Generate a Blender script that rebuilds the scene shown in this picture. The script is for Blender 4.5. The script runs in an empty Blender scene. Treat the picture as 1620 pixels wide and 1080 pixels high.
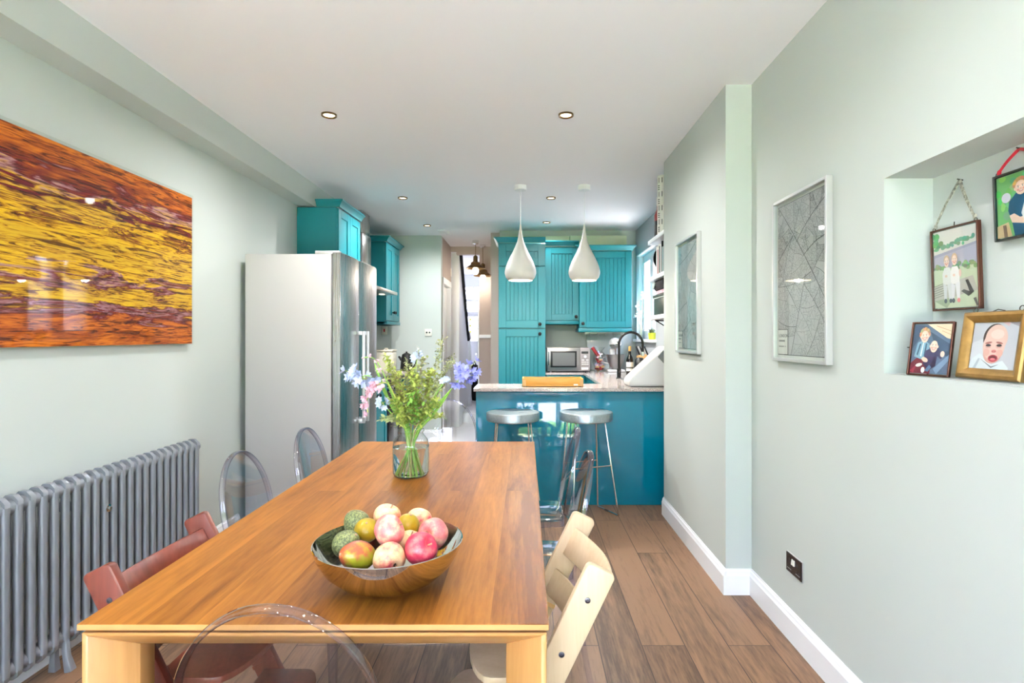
import bpy, bmesh, math, random
from mathutils import Matrix, Vector
from math import sin, cos, pi, radians as R, sqrt

SC = bpy.context.scene
COL = SC.collection

# ------------------------------------------------------------------ camera, sky, lights
CAMZ = 1.36
FPX = 900.0                      # focal length in pixels of a 1620 wide frame
cam_d = bpy.data.cameras.new('camera')
cam_d.lens = FPX / 1620 * 36.0
cam_d.sensor_width = 36.0
cam_d.shift_x = -(832 - 810) / 1620
cam_d.shift_y = -(540 - 532) / 1620
cam_d.clip_start = 0.05
cam = bpy.data.objects.new('camera', cam_d)
COL.objects.link(cam)
cam.location = (0, 0, CAMZ)
cam.rotation_euler = (R(90), 0, 0)
SC.camera = cam

SC.view_settings.view_transform = 'Standard'
SC.view_settings.look = 'None'
SC.view_settings.gamma = 1.0
SC.view_settings.exposure = EXPOSURE = 0.82
SC.view_settings.use_curve_mapping = False
SC.cycles.max_bounces = 14
SC.cycles.diffuse_bounces = 6
SC.cycles.glossy_bounces = 5
SC.cycles.transmission_bounces = 12
SC.cycles.transparent_max_bounces = 24
SC.cycles.caustics_reflective = False
SC.cycles.caustics_refractive = True
SC.cycles.sample_clamp_indirect = 6.0

world = bpy.data.worlds.new('sky')
SC.world = world
world.use_nodes = True
_bg = world.node_tree.nodes['Background']
_bg.inputs['Color'].default_value = (0.83, 0.90, 1.26, 1)
_bg.inputs['Strength'].default_value = SKY_STRENGTH = 10.5

sun_d = bpy.data.lights.new('sun', 'SUN')
sun_d.energy = 165.0
sun_d.angle = R(2)
sun_d.color = (1.0, 0.96, 0.98)
sun = bpy.data.objects.new('sun', sun_d)
COL.objects.link(sun)
sun.location = (0, 5, 8)
sun.rotation_euler = (R(-14), R(6), 0)      # high over the house, never enters the room

DOWNLIGHT_W = 70.0
PENDANT_W = 14.0

# ------------------------------------------------------------------ helpers
def lin(c):
    return c / 12.92 if c <= 0.04045 else ((c + 0.055) / 1.055) ** 2.4
def rgb(r, g, b):
    return (lin(r / 255), lin(g / 255), lin(b / 255), 1.0)

def px(x, y, d):
    """world point seen at pixel (x, y) of the 1620x1080 frame at depth d"""
    return Vector(((x - 832) / FPX * d, d, CAMZ - (y - 532) / FPX * d))

def tag(o, label=None, cat=None, group=None, kind=None):
    if label: o['label'] = label
    if cat: o['category'] = cat
    if group: o['group'] = group
    if kind: o['kind'] = kind
    return o

def thing(name, label, cat, loc=(0, 0, 0), group=None):
    o = bpy.data.objects.new(name, None)
    o.empty_display_size = 0.05
    COL.objects.link(o)
    o.location = loc
    return tag(o, label, cat, group)

def origin(o):
    v = Vector((0, 0, 0))
    while o is not None:
        v = v + Vector(o.location)
        o = o.parent
    return v

class MB:
    """collects shapes in metres and links them as one mesh object"""
    def __init__(self, m=None):
        self.v, self.f, self.c, self.fm = [], [], [], []
        self.m = m or Matrix.Identity(4)
        self.cur = 0
    def add(self, vs, fs, col=None):
        b = len(self.v)
        self.v += [self.m @ Vector(p) for p in vs]
        for f in fs:
            self.f.append([b + i for i in f]); self.c.append(col); self.fm.append(self.cur)
        return self
    def box(self, x0, x1, y0, y1, z0, z1):
        if x0 > x1: x0, x1 = x1, x0
        if y0 > y1: y0, y1 = y1, y0
        if z0 > z1: z0, z1 = z1, z0
        vs = [(x0, y0, z0), (x1, y0, z0), (x1, y1, z0), (x0, y1, z0),
              (x0, y0, z1), (x1, y0, z1), (x1, y1, z1), (x0, y1, z1)]
        return self.add(vs, [(0, 3, 2, 1), (4, 5, 6, 7), (0, 1, 5, 4), (1, 2, 6, 5), (2, 3, 7, 6), (3, 0, 4, 7)])
    def hexa(self, p):                     # eight points: bottom loop, top loop
        return self.add(p, [(0, 3, 2, 1), (4, 5, 6, 7), (0, 1, 5, 4), (1, 2, 6, 5), (2, 3, 7, 6), (3, 0, 4, 7)])
    def prism(self, poly, a, b, axis='y'):
        n = len(poly)
        def P(u, v, w):
            return {'y': (u, w, v), 'x': (w, u, v), 'z': (u, v, w)}[axis]
        vs = [P(u, v, a) for u, v in poly] + [P(u, v, b) for u, v in poly]
        fs = [tuple(range(n)), tuple(range(2 * n - 1, n - 1, -1))]
        fs += [(i, i + n, (i + 1) % n + n, (i + 1) % n) for i in range(n)]
        return self.add(vs, fs)
    def sweep(self, pts, prof, up=(0, 0, 1), closed=False, cap=True, scale=None):
        """profile (list of (u, w)) swept along pts; u runs along 'up', w along tangent x up"""
        pts = [Vector(p) for p in pts]; n = len(pts); k = len(prof)
        vs, fs = [], []
        for i in range(n):
            if closed: t = pts[(i + 1) % n] - pts[i - 1]
            else: t = pts[min(i + 1, n - 1)] - pts[max(i - 1, 0)]
            t.normalize()
            u = Vector(up(i) if callable(up) else up); u = u - t * u.dot(t)
            if u.length < 1e-6: u = t.orthogonal()
            u.normalize(); w = t.cross(u)
            s = scale[i] if scale else 1.0
            vs += [pts[i] + u * (a * s) + w * (b * s) for a, b in prof]
        rng = range(n if closed else n - 1)
        for i in rng:
            j = (i + 1) % n
            for q in range(k):
                r = (q + 1) % k
                fs.append((i * k + q, i * k + r, j * k + r, j * k + q))
        if cap and not closed:
            fs.append(tuple(range(k - 1, -1, -1))); fs.append(tuple((n - 1) * k + q for q in range(k)))
        return self.add(vs, fs)
    def tube(self, pts, r, n=10, closed=False, cap=True):
        sc = None
        if isinstance(r, (list, tuple)): sc, r = list(r), 1.0
        prof = [(r * cos(2 * pi * q / n), r * sin(2 * pi * q / n)) for q in range(n)]
        # parallel transport of the up vector
        P = [Vector(p) for p in pts]
        t0 = (P[1] - P[0]).normalized(); u = t0.orthogonal().normalized(); ups = []
        for i in range(len(P)):
            t = (P[min(i + 1, len(P) - 1)] - P[max(i - 1, 0)]).normalized()
            u = (u - t * u.dot(t)).normalized(); ups.append(u.copy())
        return self.sweep(P, prof, up=lambda i: ups[i], closed=closed, cap=cap, scale=sc)
    def lathe(self, prof, n=32, c=(0, 0, 0), wob=None):
        vs, fs = [], []; k = len(prof)
        for q in range(n):
            a = 2 * pi * q / n
            for i, (r, z) in enumerate(prof):
                rr = r * (wob(a, i) if wob else 1.0)
                vs.append((c[0] + rr * cos(a), c[1] + rr * sin(a), c[2] + z))
        for q in range(n):
            p = (q + 1) % n
            for i in range(k - 1):
                fs.append((q * k + i, p * k + i, p * k + i + 1, q * k + i + 1))
        if prof[0][0] > 1e-5: fs.append(tuple(q * k for q in range(n - 1, -1, -1)))
        if prof[-1][0] > 1e-5: fs.append(tuple(q * k + k - 1 for q in range(n)))
        return self.add(vs, fs)
    def ellipsoid(self, c, rx, ry, rz, n=16, k=10):
        prof = [(sin(pi * i / k), -cos(pi * i / k)) for i in range(k + 1)]
        vs, fs = [], []
        for q in range(n):
            a = 2 * pi * q / n
            for r, z in prof: vs.append((c[0] + rx * r * cos(a), c[1] + ry * r * sin(a), c[2] + rz * z))
        for q in range(n):
            p = (q + 1) % n
            for i in range(k): fs.append((q * (k + 1) + i, p * (k + 1) + i, p * (k + 1) + i + 1, q * (k + 1) + i + 1))
        return self.add(vs, fs)
    def build(self, name, mat, parent=None, bevel=0.0, seg=2, angle=35, flat=False, kind=None, sub=0, weld=True):
        me = bpy.data.meshes.new(name)
        vs = self.v
        if parent is None:
            lo = [min(p[i] for p in vs) for i in range(3)]; hi = [max(p[i] for p in vs) for i in range(3)]
            off = Vector(((lo[0] + hi[0]) / 2, (lo[1] + hi[1]) / 2, lo[2]))
        else:
            off = origin(parent)
        me.from_pydata([tuple(p - off) for p in vs], [], self.f)
        mats = mat if isinstance(mat, (list, tuple)) else [mat]
        for m in mats: me.materials.append(m)
        if any(self.fm):
            me.polygons.foreach_set('material_index', self.fm)
        if any(c is not None for c in self.c):
            at = me.color_attributes.new('Col', 'FLOAT_COLOR', 'CORNER')
            buf = []
            for p in me.polygons:
                buf += list(self.c[p.index] or (1, 1, 1, 1)) * p.loop_total
            at.data.foreach_set('color', buf)
        bm = bmesh.new(); bm.from_mesh(me)
        if weld: bmesh.ops.remove_doubles(bm, verts=bm.verts, dist=1e-6)
        deg = [f for f in bm.faces if f.calc_area() < 1e-12]
        if deg: bmesh.ops.delete(bm, geom=deg, context='FACES')
        bmesh.ops.recalc_face_normals(bm, faces=bm.faces) if weld else None
        if bevel > 0:
            ed = [e for e in bm.edges if len(e.link_faces) == 2 and e.calc_face_angle(0) > R(28)]
            bmesh.ops.bevel(bm, geom=ed, offset=bevel, segments=seg, affect='EDGES', profile=0.5, clamp_overlap=True)
        bm.to_mesh(me); bm.free()
        if not flat:
            me.polygons.foreach_set('use_smooth', [True] * len(me.polygons))
            me.set_sharp_from_angle(angle=R(angle))
        o = bpy.data.objects.new(name, me)
        COL.objects.link(o)
        if parent is None: o.location = off
        else: o.parent = parent
        if sub:
            s = o.modifiers.new('smooth', 'SUBSURF'); s.levels = sub; s.render_levels = sub
        if kind: o['kind'] = kind
        return o

def dup(root, loc, rz=None, label=None, scale=None):
    """copy of a thing with copies of its parts and sub-parts"""
    r = root.copy(); COL.objects.link(r); r.location = loc
    if rz is not None: r.rotation_euler = (0, 0, rz)
    if scale is not None: r.scale = (scale,) * 3
    if label: r['label'] = label
    for ch in [o for o in COL.objects if o.parent == root]:
        c = ch.copy(); COL.objects.link(c); c.parent = r
        for g in [o for o in COL.objects if o.parent == ch]:
            d = g.copy(); COL.objects.link(d); d.parent = c
    return r

def arc(cx, cz, r, a0, a1, n):
    return [(cx + r * cos(a0 + (a1 - a0) * i / n), cz + r * sin(a0 + (a1 - a0) * i / n)) for i in range(n + 1)]

def struct(o):
    o['kind'] = 'structure'
    return o

# ------------------------------------------------------------------ materials
def new_mat(name):
    m = bpy.data.materials.new(name); m.use_nodes = True
    return m, m.node_tree, m.node_tree.nodes['Principled BSDF']

def N(nt, typ, **kw):
    n = nt.nodes.new(typ)
    for k, v in kw.items():
        if k in n.inputs: n.inputs[k].default_value = v
        else: setattr(n, k, v)
    return n

def mat(name, col, rough=0.5, metal=0.0, spec=0.5, bump=0.0, bscale=80.0, var=0.0, vscale=6.0, coat=0.0, aniso=None, emit=None, estr=0.0, sheen=0.0):
    m, nt, p = new_mat(name)
    p.inputs['Base Color'].default_value = col
    p.inputs['Roughness'].default_value = rough
    p.inputs['Metallic'].default_value = metal
    p.inputs['Specular IOR Level'].default_value = spec
    if coat: p.inputs['Coat Weight'].default_value = coat; p.inputs['Coat Roughness'].default_value = 0.03
    if emit: p.inputs['Emission Color'].default_value = emit; p.inputs['Emission Strength'].default_value = estr
    if bump or var:
        tc = N(nt, 'ShaderNodeTexCoord')
        if bump:
            ns = N(nt, 'ShaderNodeTexNoise', Scale=bscale, Detail=3.0)
            nt.links.new(tc.outputs['Object'], ns.inputs['Vector'])
            b = N(nt, 'ShaderNodeBump', Strength=bump, Distance=0.003)
            nt.links.new(ns.outputs['Fac'], b.inputs['Height']); nt.links.new(b.outputs['Normal'], p.inputs['Normal'])
        if var:
            ns = N(nt, 'ShaderNodeTexNoise', Scale=vscale, Detail=4.0)
            nt.links.new(tc.outputs['Object'], ns.inputs['Vector'])
            rp = N(nt, 'ShaderNodeValToRGB')
            rp.color_ramp.elements[0].position = 0.3; rp.color_ramp.elements[1].position = 0.7
            rp.color_ramp.elements[0].color = tuple(c * (1 - var) for c in col[:3]) + (1,)
            rp.color_ramp.elements[1].color = tuple(min(1, c * (1 + var)) for c in col[:3]) + (1,)
            nt.links.new(ns.outputs['Fac'], rp.inputs['Fac']); nt.links.new(rp.outputs['Color'], p.inputs['Base Color'])
    return m

def mat_attr(name, rough=0.35, coat=0.0):
    m, nt, p = new_mat(name)
    a = N(nt, 'ShaderNodeAttribute'); a.attribute_name = 'Col'
    nt.links.new(a.outputs['Color'], p.inputs['Base Color'])
    p.inputs['Roughness'].default_value = rough
    if coat: p.inputs['Coat Weight'].default_value = coat
    return m

def ramp(nt, fac, stops):
    r = N(nt, 'ShaderNodeValToRGB')
    e = r.color_ramp.elements
    while len(e) < len(stops): e.new(0.5)
    for q, (pos, c) in zip(e, stops): q.position = pos; q.color = c
    nt.links.new(fac, r.inputs['Fac'])
    return r

def mat_wood(name, c0, c1, axis='y', scale=1.0, rough=0.4, boards=None, coat=0.0, grain=0.6, spec=0.5, fine=0.35):
    """long-grain timber; axis = grain direction; boards = (length, width) adds glued staves"""
    m, nt, p = new_mat(name)
    tc = N(nt, 'ShaderNodeTexCoord')
    mp = N(nt, 'ShaderNodeMapping')
    st = {'x': (0.9, 11, 11), 'y': (11, 0.9, 11), 'z': (11, 11, 0.9)}[axis]
    mp.inputs['Scale'].default_value = tuple(s * scale for s in st)
    nt.links.new(tc.outputs['Object'], mp.inputs['Vector'])
    vec = mp.outputs['Vector']
    n1 = N(nt, 'ShaderNodeTexNoise', Scale=1.4, Detail=6.0, Roughness=0.62, Distortion=0.8)
    n2 = N(nt, 'ShaderNodeTexNoise', Scale=9.0, Detail=3.0, Roughness=0.7)
    br = None
    if boards:
        sw = N(nt, 'ShaderNodeMapping')
        if axis == 'y': sw.inputs['Rotation'].default_value = (0, 0, R(90))
        nt.links.new(tc.outputs['Object'], sw.inputs['Vector'])
        br = N(nt, 'ShaderNodeTexBrick', Scale=1.0)
        br.offset = 0.37; br.inputs['Mortar Size'].default_value = boards[2] if len(boards) > 2 else 0.0
        br.inputs['Brick Width'].default_value = boards[0]; br.inputs['Row Height'].default_value = boards[1]
        br.inputs['Color1'].default_value = (0, 0, 0, 1); br.inputs['Color2'].default_value = (1, 1, 1, 1)
        br.inputs['Mortar'].default_value = (0.5, 0.5, 0.5, 1); br.inputs['Bias'].default_value = 0.0
        nt.links.new(sw.outputs['Vector'], br.inputs['Vector'])
        sh = N(nt, 'ShaderNodeVectorMath', operation='MULTIPLY_ADD')
        sh.inputs[1].default_value = (7, 13, 5)
        nt.links.new(br.outputs['Color'], sh.inputs[0]); nt.links.new(vec, sh.inputs[2])
        vec = sh.outputs['Vector']
    nt.links.new(vec, n1.inputs['Vector']); nt.links.new(vec, n2.inputs['Vector'])
    mx = N(nt, 'ShaderNodeMath', operation='MULTIPLY_ADD'); mx.inputs[1].default_value = fine
    nt.links.new(n2.outputs['Fac'], mx.inputs[0]); nt.links.new(n1.outputs['Fac'], mx.inputs[2])
    fac = mx.outputs[0]
    if boards:
        ad = N(nt, 'ShaderNodeMath', operation='MULTIPLY_ADD'); ad.inputs[1].default_value = 0.30
        nt.links.new(br.outputs['Color'], ad.inputs[0]); nt.links.new(fac, ad.inputs[2])
        sb = N(nt, 'ShaderNodeMath', operation='SUBTRACT'); sb.inputs[1].default_value = 0.15
        nt.links.new(ad.outputs[0], sb.inputs[0]); fac = sb.outputs[0]
    rp = ramp(nt, fac, [(0.225 + fine / 2, c0), (0.745 + fine / 2, c1)])
    out = rp.outputs['Color']
    if boards and len(boards) > 2:
        mm = N(nt, 'ShaderNodeMix', data_type='RGBA')
        mm.inputs['B'].default_value = tuple(c * 0.45 for c in c0[:3]) + (1,)
        nt.links.new(br.outputs['Fac'], mm.inputs['Factor']); nt.links.new(out, mm.inputs['A'])
        out = mm.outputs['Result']
    nt.links.new(out, p.inputs['Base Color'])
    p.inputs['Roughness'].default_value = rough; p.inputs['Specular IOR Level'].default_value = spec
    if coat: p.inputs['Coat Weight'].default_value = coat; p.inputs['Coat Roughness'].default_value = 0.12
    if grain:
        b = N(nt, 'ShaderNodeBump', Strength=grain * 0.3, Distance=0.002)
        nt.links.new(n2.outputs['Fac'], b.inputs['Height']); nt.links.new(b.outputs['Normal'], p.inputs['Normal'])
    return m

def mat_clear(name, tint=(0.97, 0.97, 0.99), edge=(0.55, 0.56, 0.66), ior=1.45, rough=0.02, refl=1.0):
    """clear sheet: see-through with a fresnel sheen, denser where looked at edge-on"""
    m, nt, p = new_mat(name); nt.nodes.remove(p)
    out = nt.nodes['Material Output']
    lw = N(nt, 'ShaderNodeLayerWeight', Blend=0.35)
    rp = ramp(nt, lw.outputs['Facing'], [(0.15, tint + (1,)), (0.95, edge + (1,))])
    tr = N(nt, 'ShaderNodeBsdfTransparent'); nt.links.new(rp.outputs['Color'], tr.inputs['Color'])
    gl = N(nt, 'ShaderNodeBsdfGlossy', Roughness=rough)
    l2 = N(nt, 'ShaderNodeLayerWeight', Blend=0.5)
    f0 = ((ior - 1) / (ior + 1)) ** 2
    pw = N(nt, 'ShaderNodeMath', operation='POWER'); pw.inputs[1].default_value = 5.0
    nt.links.new(l2.outputs['Facing'], pw.inputs[0])
    fm = N(nt, 'ShaderNodeMath', operation='MULTIPLY_ADD'); fm.inputs[1].default_value = (1 - f0) * refl; fm.inputs[2].default_value = f0 * refl
    nt.links.new(pw.outputs[0], fm.inputs[0])
    mx = N(nt, 'ShaderNodeMixShader')
    nt.links.new(fm.outputs[0], mx.inputs['Fac']); nt.links.new(tr.outputs[0], mx.inputs[1]); nt.links.new(gl.outputs[0], mx.inputs[2])
    nt.links.new(mx.outputs[0], out.inputs['Surface'])
    return m

def mat_steel(name, col, rough, axis='z', amp=0.25):
    m, nt, p = new_mat(name)
    p.inputs['Base Color'].default_value = col; p.inputs['Metallic'].default_value = 1.0
    tc = N(nt, 'ShaderNodeTexCoord'); mp = N(nt, 'ShaderNodeMapping')
    mp.inputs['Scale'].default_value = {'z': (300, 300, 2), 'x': (2, 300, 300), 'y': (300, 2, 300)}[axis]
    ns = N(nt, 'ShaderNodeTexNoise', Scale=1.0, Detail=2.0)
    nt.links.new(tc.outputs['Object'], mp.inputs['Vector']); nt.links.new(mp.outputs['Vector'], ns.inputs['Vector'])
    mr = N(nt, 'ShaderNodeMapRange'); mr.inputs['To Min'].default_value = rough * (1 - amp); mr.inputs['To Max'].default_value = rough * (1 + amp)
    nt.links.new(ns.outputs['Fac'], mr.inputs['Value']); nt.links.new(mr.outputs['Result'], p.inputs['Roughness'])
    b = N(nt, 'ShaderNodeBump', Strength=0.04, Distance=0.001)
    nt.links.new(ns.outputs['Fac'], b.inputs['Height']); nt.links.new(b.outputs['Normal'], p.inputs['Normal'])
    return m

M = {}
M['wall'] = mat('sage_paint', rgb(193, 200, 196), 0.75, bump=0.05, bscale=220, spec=0.3)
M['wall_grey'] = mat('grey_paint', rgb(178, 182, 186), 0.75, bump=0.05, bscale=220, spec=0.3)
M['ceiling'] = mat('white_ceiling_paint', rgb(250, 249, 254), 0.85, spec=0.2)
M['hall'] = mat('taupe_paint', rgb(180, 165, 157), 0.75, spec=0.3)
M['white'] = mat('white_gloss_paint', rgb(238, 239, 242), 0.35)
M['offwhite'] = mat('cream_plastic', rgb(232, 228, 218), 0.35)
M['box_green'] = mat('pale_olive_paint', rgb(196, 204, 172), 0.7)
M['floor'] = mat_wood('oak_planks', rgb(82, 59, 42), rgb(134, 102, 76), 'y', 0.9, 0.42, boards=(1.7, 0.19, 0.0022), grain=0.5, spec=0.4, fine=0.75)
M['tile'] = mat('pale_stone_tile', rgb(212, 211, 214), 0.4, var=0.05)
M['table'] = mat_wood('cherry_veneer', rgb(98, 53, 17), rgb(166, 108, 44), 'y', 0.9, 0.36, boards=(1.9, 0.125), grain=0.1, spec=0.1, fine=0.42)
M['table_edge'] = mat_wood('pale_lipping', rgb(170, 116, 64), rgb(200, 152, 94), 'x', 0.8, 0.35, grain=0.1, coat=0.2)
M['table_leg'] = mat_wood('pale_leg_veneer', rgb(156, 106, 54), rgb(186, 138, 80), 'z', 0.8, 0.35, grain=0.1, coat=0.2)
M['beech'] = mat_wood('pale_beech', rgb(194, 166, 130), rgb(212, 190, 158), 'z', 0.7, 0.4, grain=0.1)
M['mahogany'] = mat_wood('red_stained_beech', rgb(80, 30, 20), rgb(128, 60, 44), 'z', 0.7, 0.35, grain=0.15)
M['teal'] = mat('teal_paint', rgb(8, 110, 120), 0.36, bump=0.03, bscale=60)
M['teal_gloss'] = mat('teal_gloss', rgb(0, 120, 146), 0.05, spec=0.5, coat=0.8)
M['steel'] = mat_steel('brushed_steel', (0.46, 0.455, 0.45, 1), 0.26, 'z')
M['steel_x'] = mat_steel('brushed_steel_flat', (0.5, 0.485, 0.47, 1), 0.3, 'x')
M['steel_dark'] = mat_steel('dark_steel', (0.34, 0.36, 0.38, 1), 0.2, 'z')
M['fridge_side'] = mat('silver_paint', rgb(176, 173, 171), 0.45, 0.0, spec=0.5)
M['chrome'] = mat('chrome', (0.8, 0.8, 0.8, 1), 0.08, 1.0)
M['wire'] = mat('polished_wire', (0.7, 0.68, 0.66, 1), 0.18, 1.0)
M['galv'] = mat('galvanised_steel', rgb(172, 182, 186), 0.35, 0.85, bump=0.25, bscale=160, var=0.12, vscale=70)
M['black'] = mat('black_plastic', rgb(22, 22, 24), 0.35)
M['blackmetal'] = mat('black_metal', rgb(40, 38, 38), 0.3, 0.7)
M['radiator'] = mat('metallic_grey_enamel', rgb(142, 146, 153), 0.36, 0.4, bump=0.35, bscale=700)
M['granite'] = None
M['pendant'] = mat('white_enamel', rgb(216, 211, 207), 0.4)
M['pendant_in'] = mat('lit_shade_lining', rgb(250, 244, 230), 0.5, emit=(1, 0.9, 0.72, 1), estr=0.8)
M['bulb'] = mat('lit_bulb', (1, 0.95, 0.85, 1), 0.5, emit=(1, 0.86, 0.62, 1), estr=7.0)
M['lens'] = mat('lit_downlight', (1, 0.95, 0.85, 1), 0.5, emit=(1, 0.85, 0.55, 1), estr=3.0)
M['brass'] = mat('aged_brass', rgb(120, 96, 66), 0.3, 0.9)
M['gold'] = mat('antique_gold', rgb(150, 116, 62), 0.38, 0.55, var=0.25, vscale=25)
M['copper'] = mat('dark_copper', rgb(96, 62, 50), 0.35, 0.8)
M['gunmetal'] = mat('dark_gunmetal', rgb(70, 68, 64), 0.35, 0.7)
M['alu'] = mat('satin_aluminium', rgb(214, 214, 214), 0.3, 0.6)
M['clear'] = mat_clear('clear_polycarbonate', (0.985, 0.985, 0.99), (0.78, 0.79, 0.86), 1.5, refl=1.7)
M['clear_rim'] = mat_clear('clear_polycarbonate_rim', (0.95, 0.945, 0.985), (0.38, 0.38, 0.55), 1.6, refl=1.6)
M['glass'] = mat_clear('pane_glass', (0.98, 0.99, 0.985), (0.85, 0.9, 0.88), 1.45)
M['acrylic'] = mat_clear('acrylic_sheet', (0.98, 0.985, 0.98), (0.9, 0.92, 0.9), 1.4, refl=0.4)
M['jar'] = mat_clear('jar_glass', (0.985, 0.99, 0.985), (0.62, 0.68, 0.62), 1.5)
_m, _nt, _p = new_mat('vase_water')
_p.inputs['Base Color'].default_value = (0.96, 0.985, 0.93, 1); _p.inputs['Roughness'].default_value = 0.0
_p.inputs['IOR'].default_value = 1.33; _p.inputs['Transmission Weight'].default_value = 1.0
M['water'] = _m
M['mirror'] = mat('polished_steel', (0.82, 0.81, 0.8, 1), 0.05, 1.0)
M['print'] = mat_attr('photo_print', 0.5)
M['redrib'] = mat('red_ribbon', rgb(190, 24, 44), 0.6)
M['greyrib'] = mat('patterned_grey_ribbon', rgb(150, 150, 136), 0.6, var=0.7, vscale=120)
M['plug'] = mat('black_nickel', rgb(46, 36, 38), 0.25, 0.7)
M['leaf'] = mat('fresh_leaf', rgb(190, 200, 104), 0.5, var=0.4, vscale=30)
M['leaf_pale'] = mat('pale_olive_leaf', rgb(200, 204, 150), 0.55, var=0.3, vscale=30)
M['leaf_dark'] = mat('green_blade', rgb(140, 186, 84), 0.45, var=0.25, vscale=20)
M['seed'] = mat('dry_seed_head', rgb(172, 172, 128), 0.7, var=0.35, vscale=60)
M['twig'] = mat('pinkish_twig', rgb(176, 138, 108), 0.6)
M['blue'] = mat('lilac_blue_petal', rgb(150, 152, 232), 0.5, var=0.35, vscale=40)
M['paleblue'] = mat('pale_blue_petal', rgb(196, 206, 244), 0.5, var=0.25, vscale=40)
M['pink'] = mat('pink_petal', rgb(244, 196, 212), 0.5, var=0.22, vscale=30)
M['lawn'] = mat('lawn', rgb(98, 114, 74), 0.9, var=0.3, vscale=3)
M['paving'] = mat('pale_paving', rgb(214, 208, 198), 0.8, var=0.06)
M['fence'] = mat_wood('fence_boards', rgb(140, 110, 80), rgb(180, 150, 116), 'z', 1.0, 0.8)
M['hedge'] = mat('hedge_leaves', rgb(70, 110, 48), 0.9, var=0.5, vscale=8)
M['bag'] = mat('black_fabric', rgb(20, 20, 26), 0.9)
M['darkgreen'] = mat('dark_green_box', rgb(22, 40, 34), 0.5)
M['redpack'] = mat('dark_red_card', rgb(150, 40, 44), 0.5)
M['wine'] = mat('dark_bottle_glass', rgb(16, 14, 14), 0.08)
M['paper'] = mat('white_paper', rgb(232, 230, 224), 0.6)
M['tan'] = mat_wood('tan_timber', rgb(190, 140, 84), rgb(222, 180, 122), 'z', 1.0, 0.5)
M['tray'] = mat_wood('orange_bamboo', rgb(206, 138, 48), rgb(232, 172, 82), 'x', 1.0, 0.4)
M['breadbin'] = mat('white_plastic', rgb(204, 201, 200), 0.35)
M['smoke'] = mat('dark_grey_plastic', rgb(92, 92, 92), 0.35)
M['board'] = mat('pale_grey_glass', rgb(188, 198, 196), 0.15)
M['hob'] = mat('oven_black', rgb(28, 24, 30), 0.2)
M['bin'] = mat('cream_enamel', rgb(226, 218, 202), 0.35)
M['panel_grey'] = mat('microwave_panel', rgb(142, 134, 134), 0.4)
M['mixer'] = mat('mixer_enamel', rgb(214, 214, 214), 0.3)
M['screw'] = mat('zinc_screw', rgb(90, 90, 100), 0.3, 0.9)

def mat_granite():
    m, nt, p = new_mat('speckled_quartz')
    tc = N(nt, 'ShaderNodeTexCoord')
    ns = N(nt, 'ShaderNodeTexNoise', Scale=160.0, Detail=4.0)
    nt.links.new(tc.outputs['Object'], ns.inputs['Vector'])
    rp = ramp(nt, ns.outputs['Fac'], [(0.38, rgb(150, 137, 131)), (0.52, rgb(192, 181, 175)), (0.68, rgb(212, 205, 201))])
    nt.links.new(rp.outputs['Color'], p.inputs['Base Color']); p.inputs['Roughness'].default_value = 0.12
    return m
M['granite'] = mat_granite()

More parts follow.
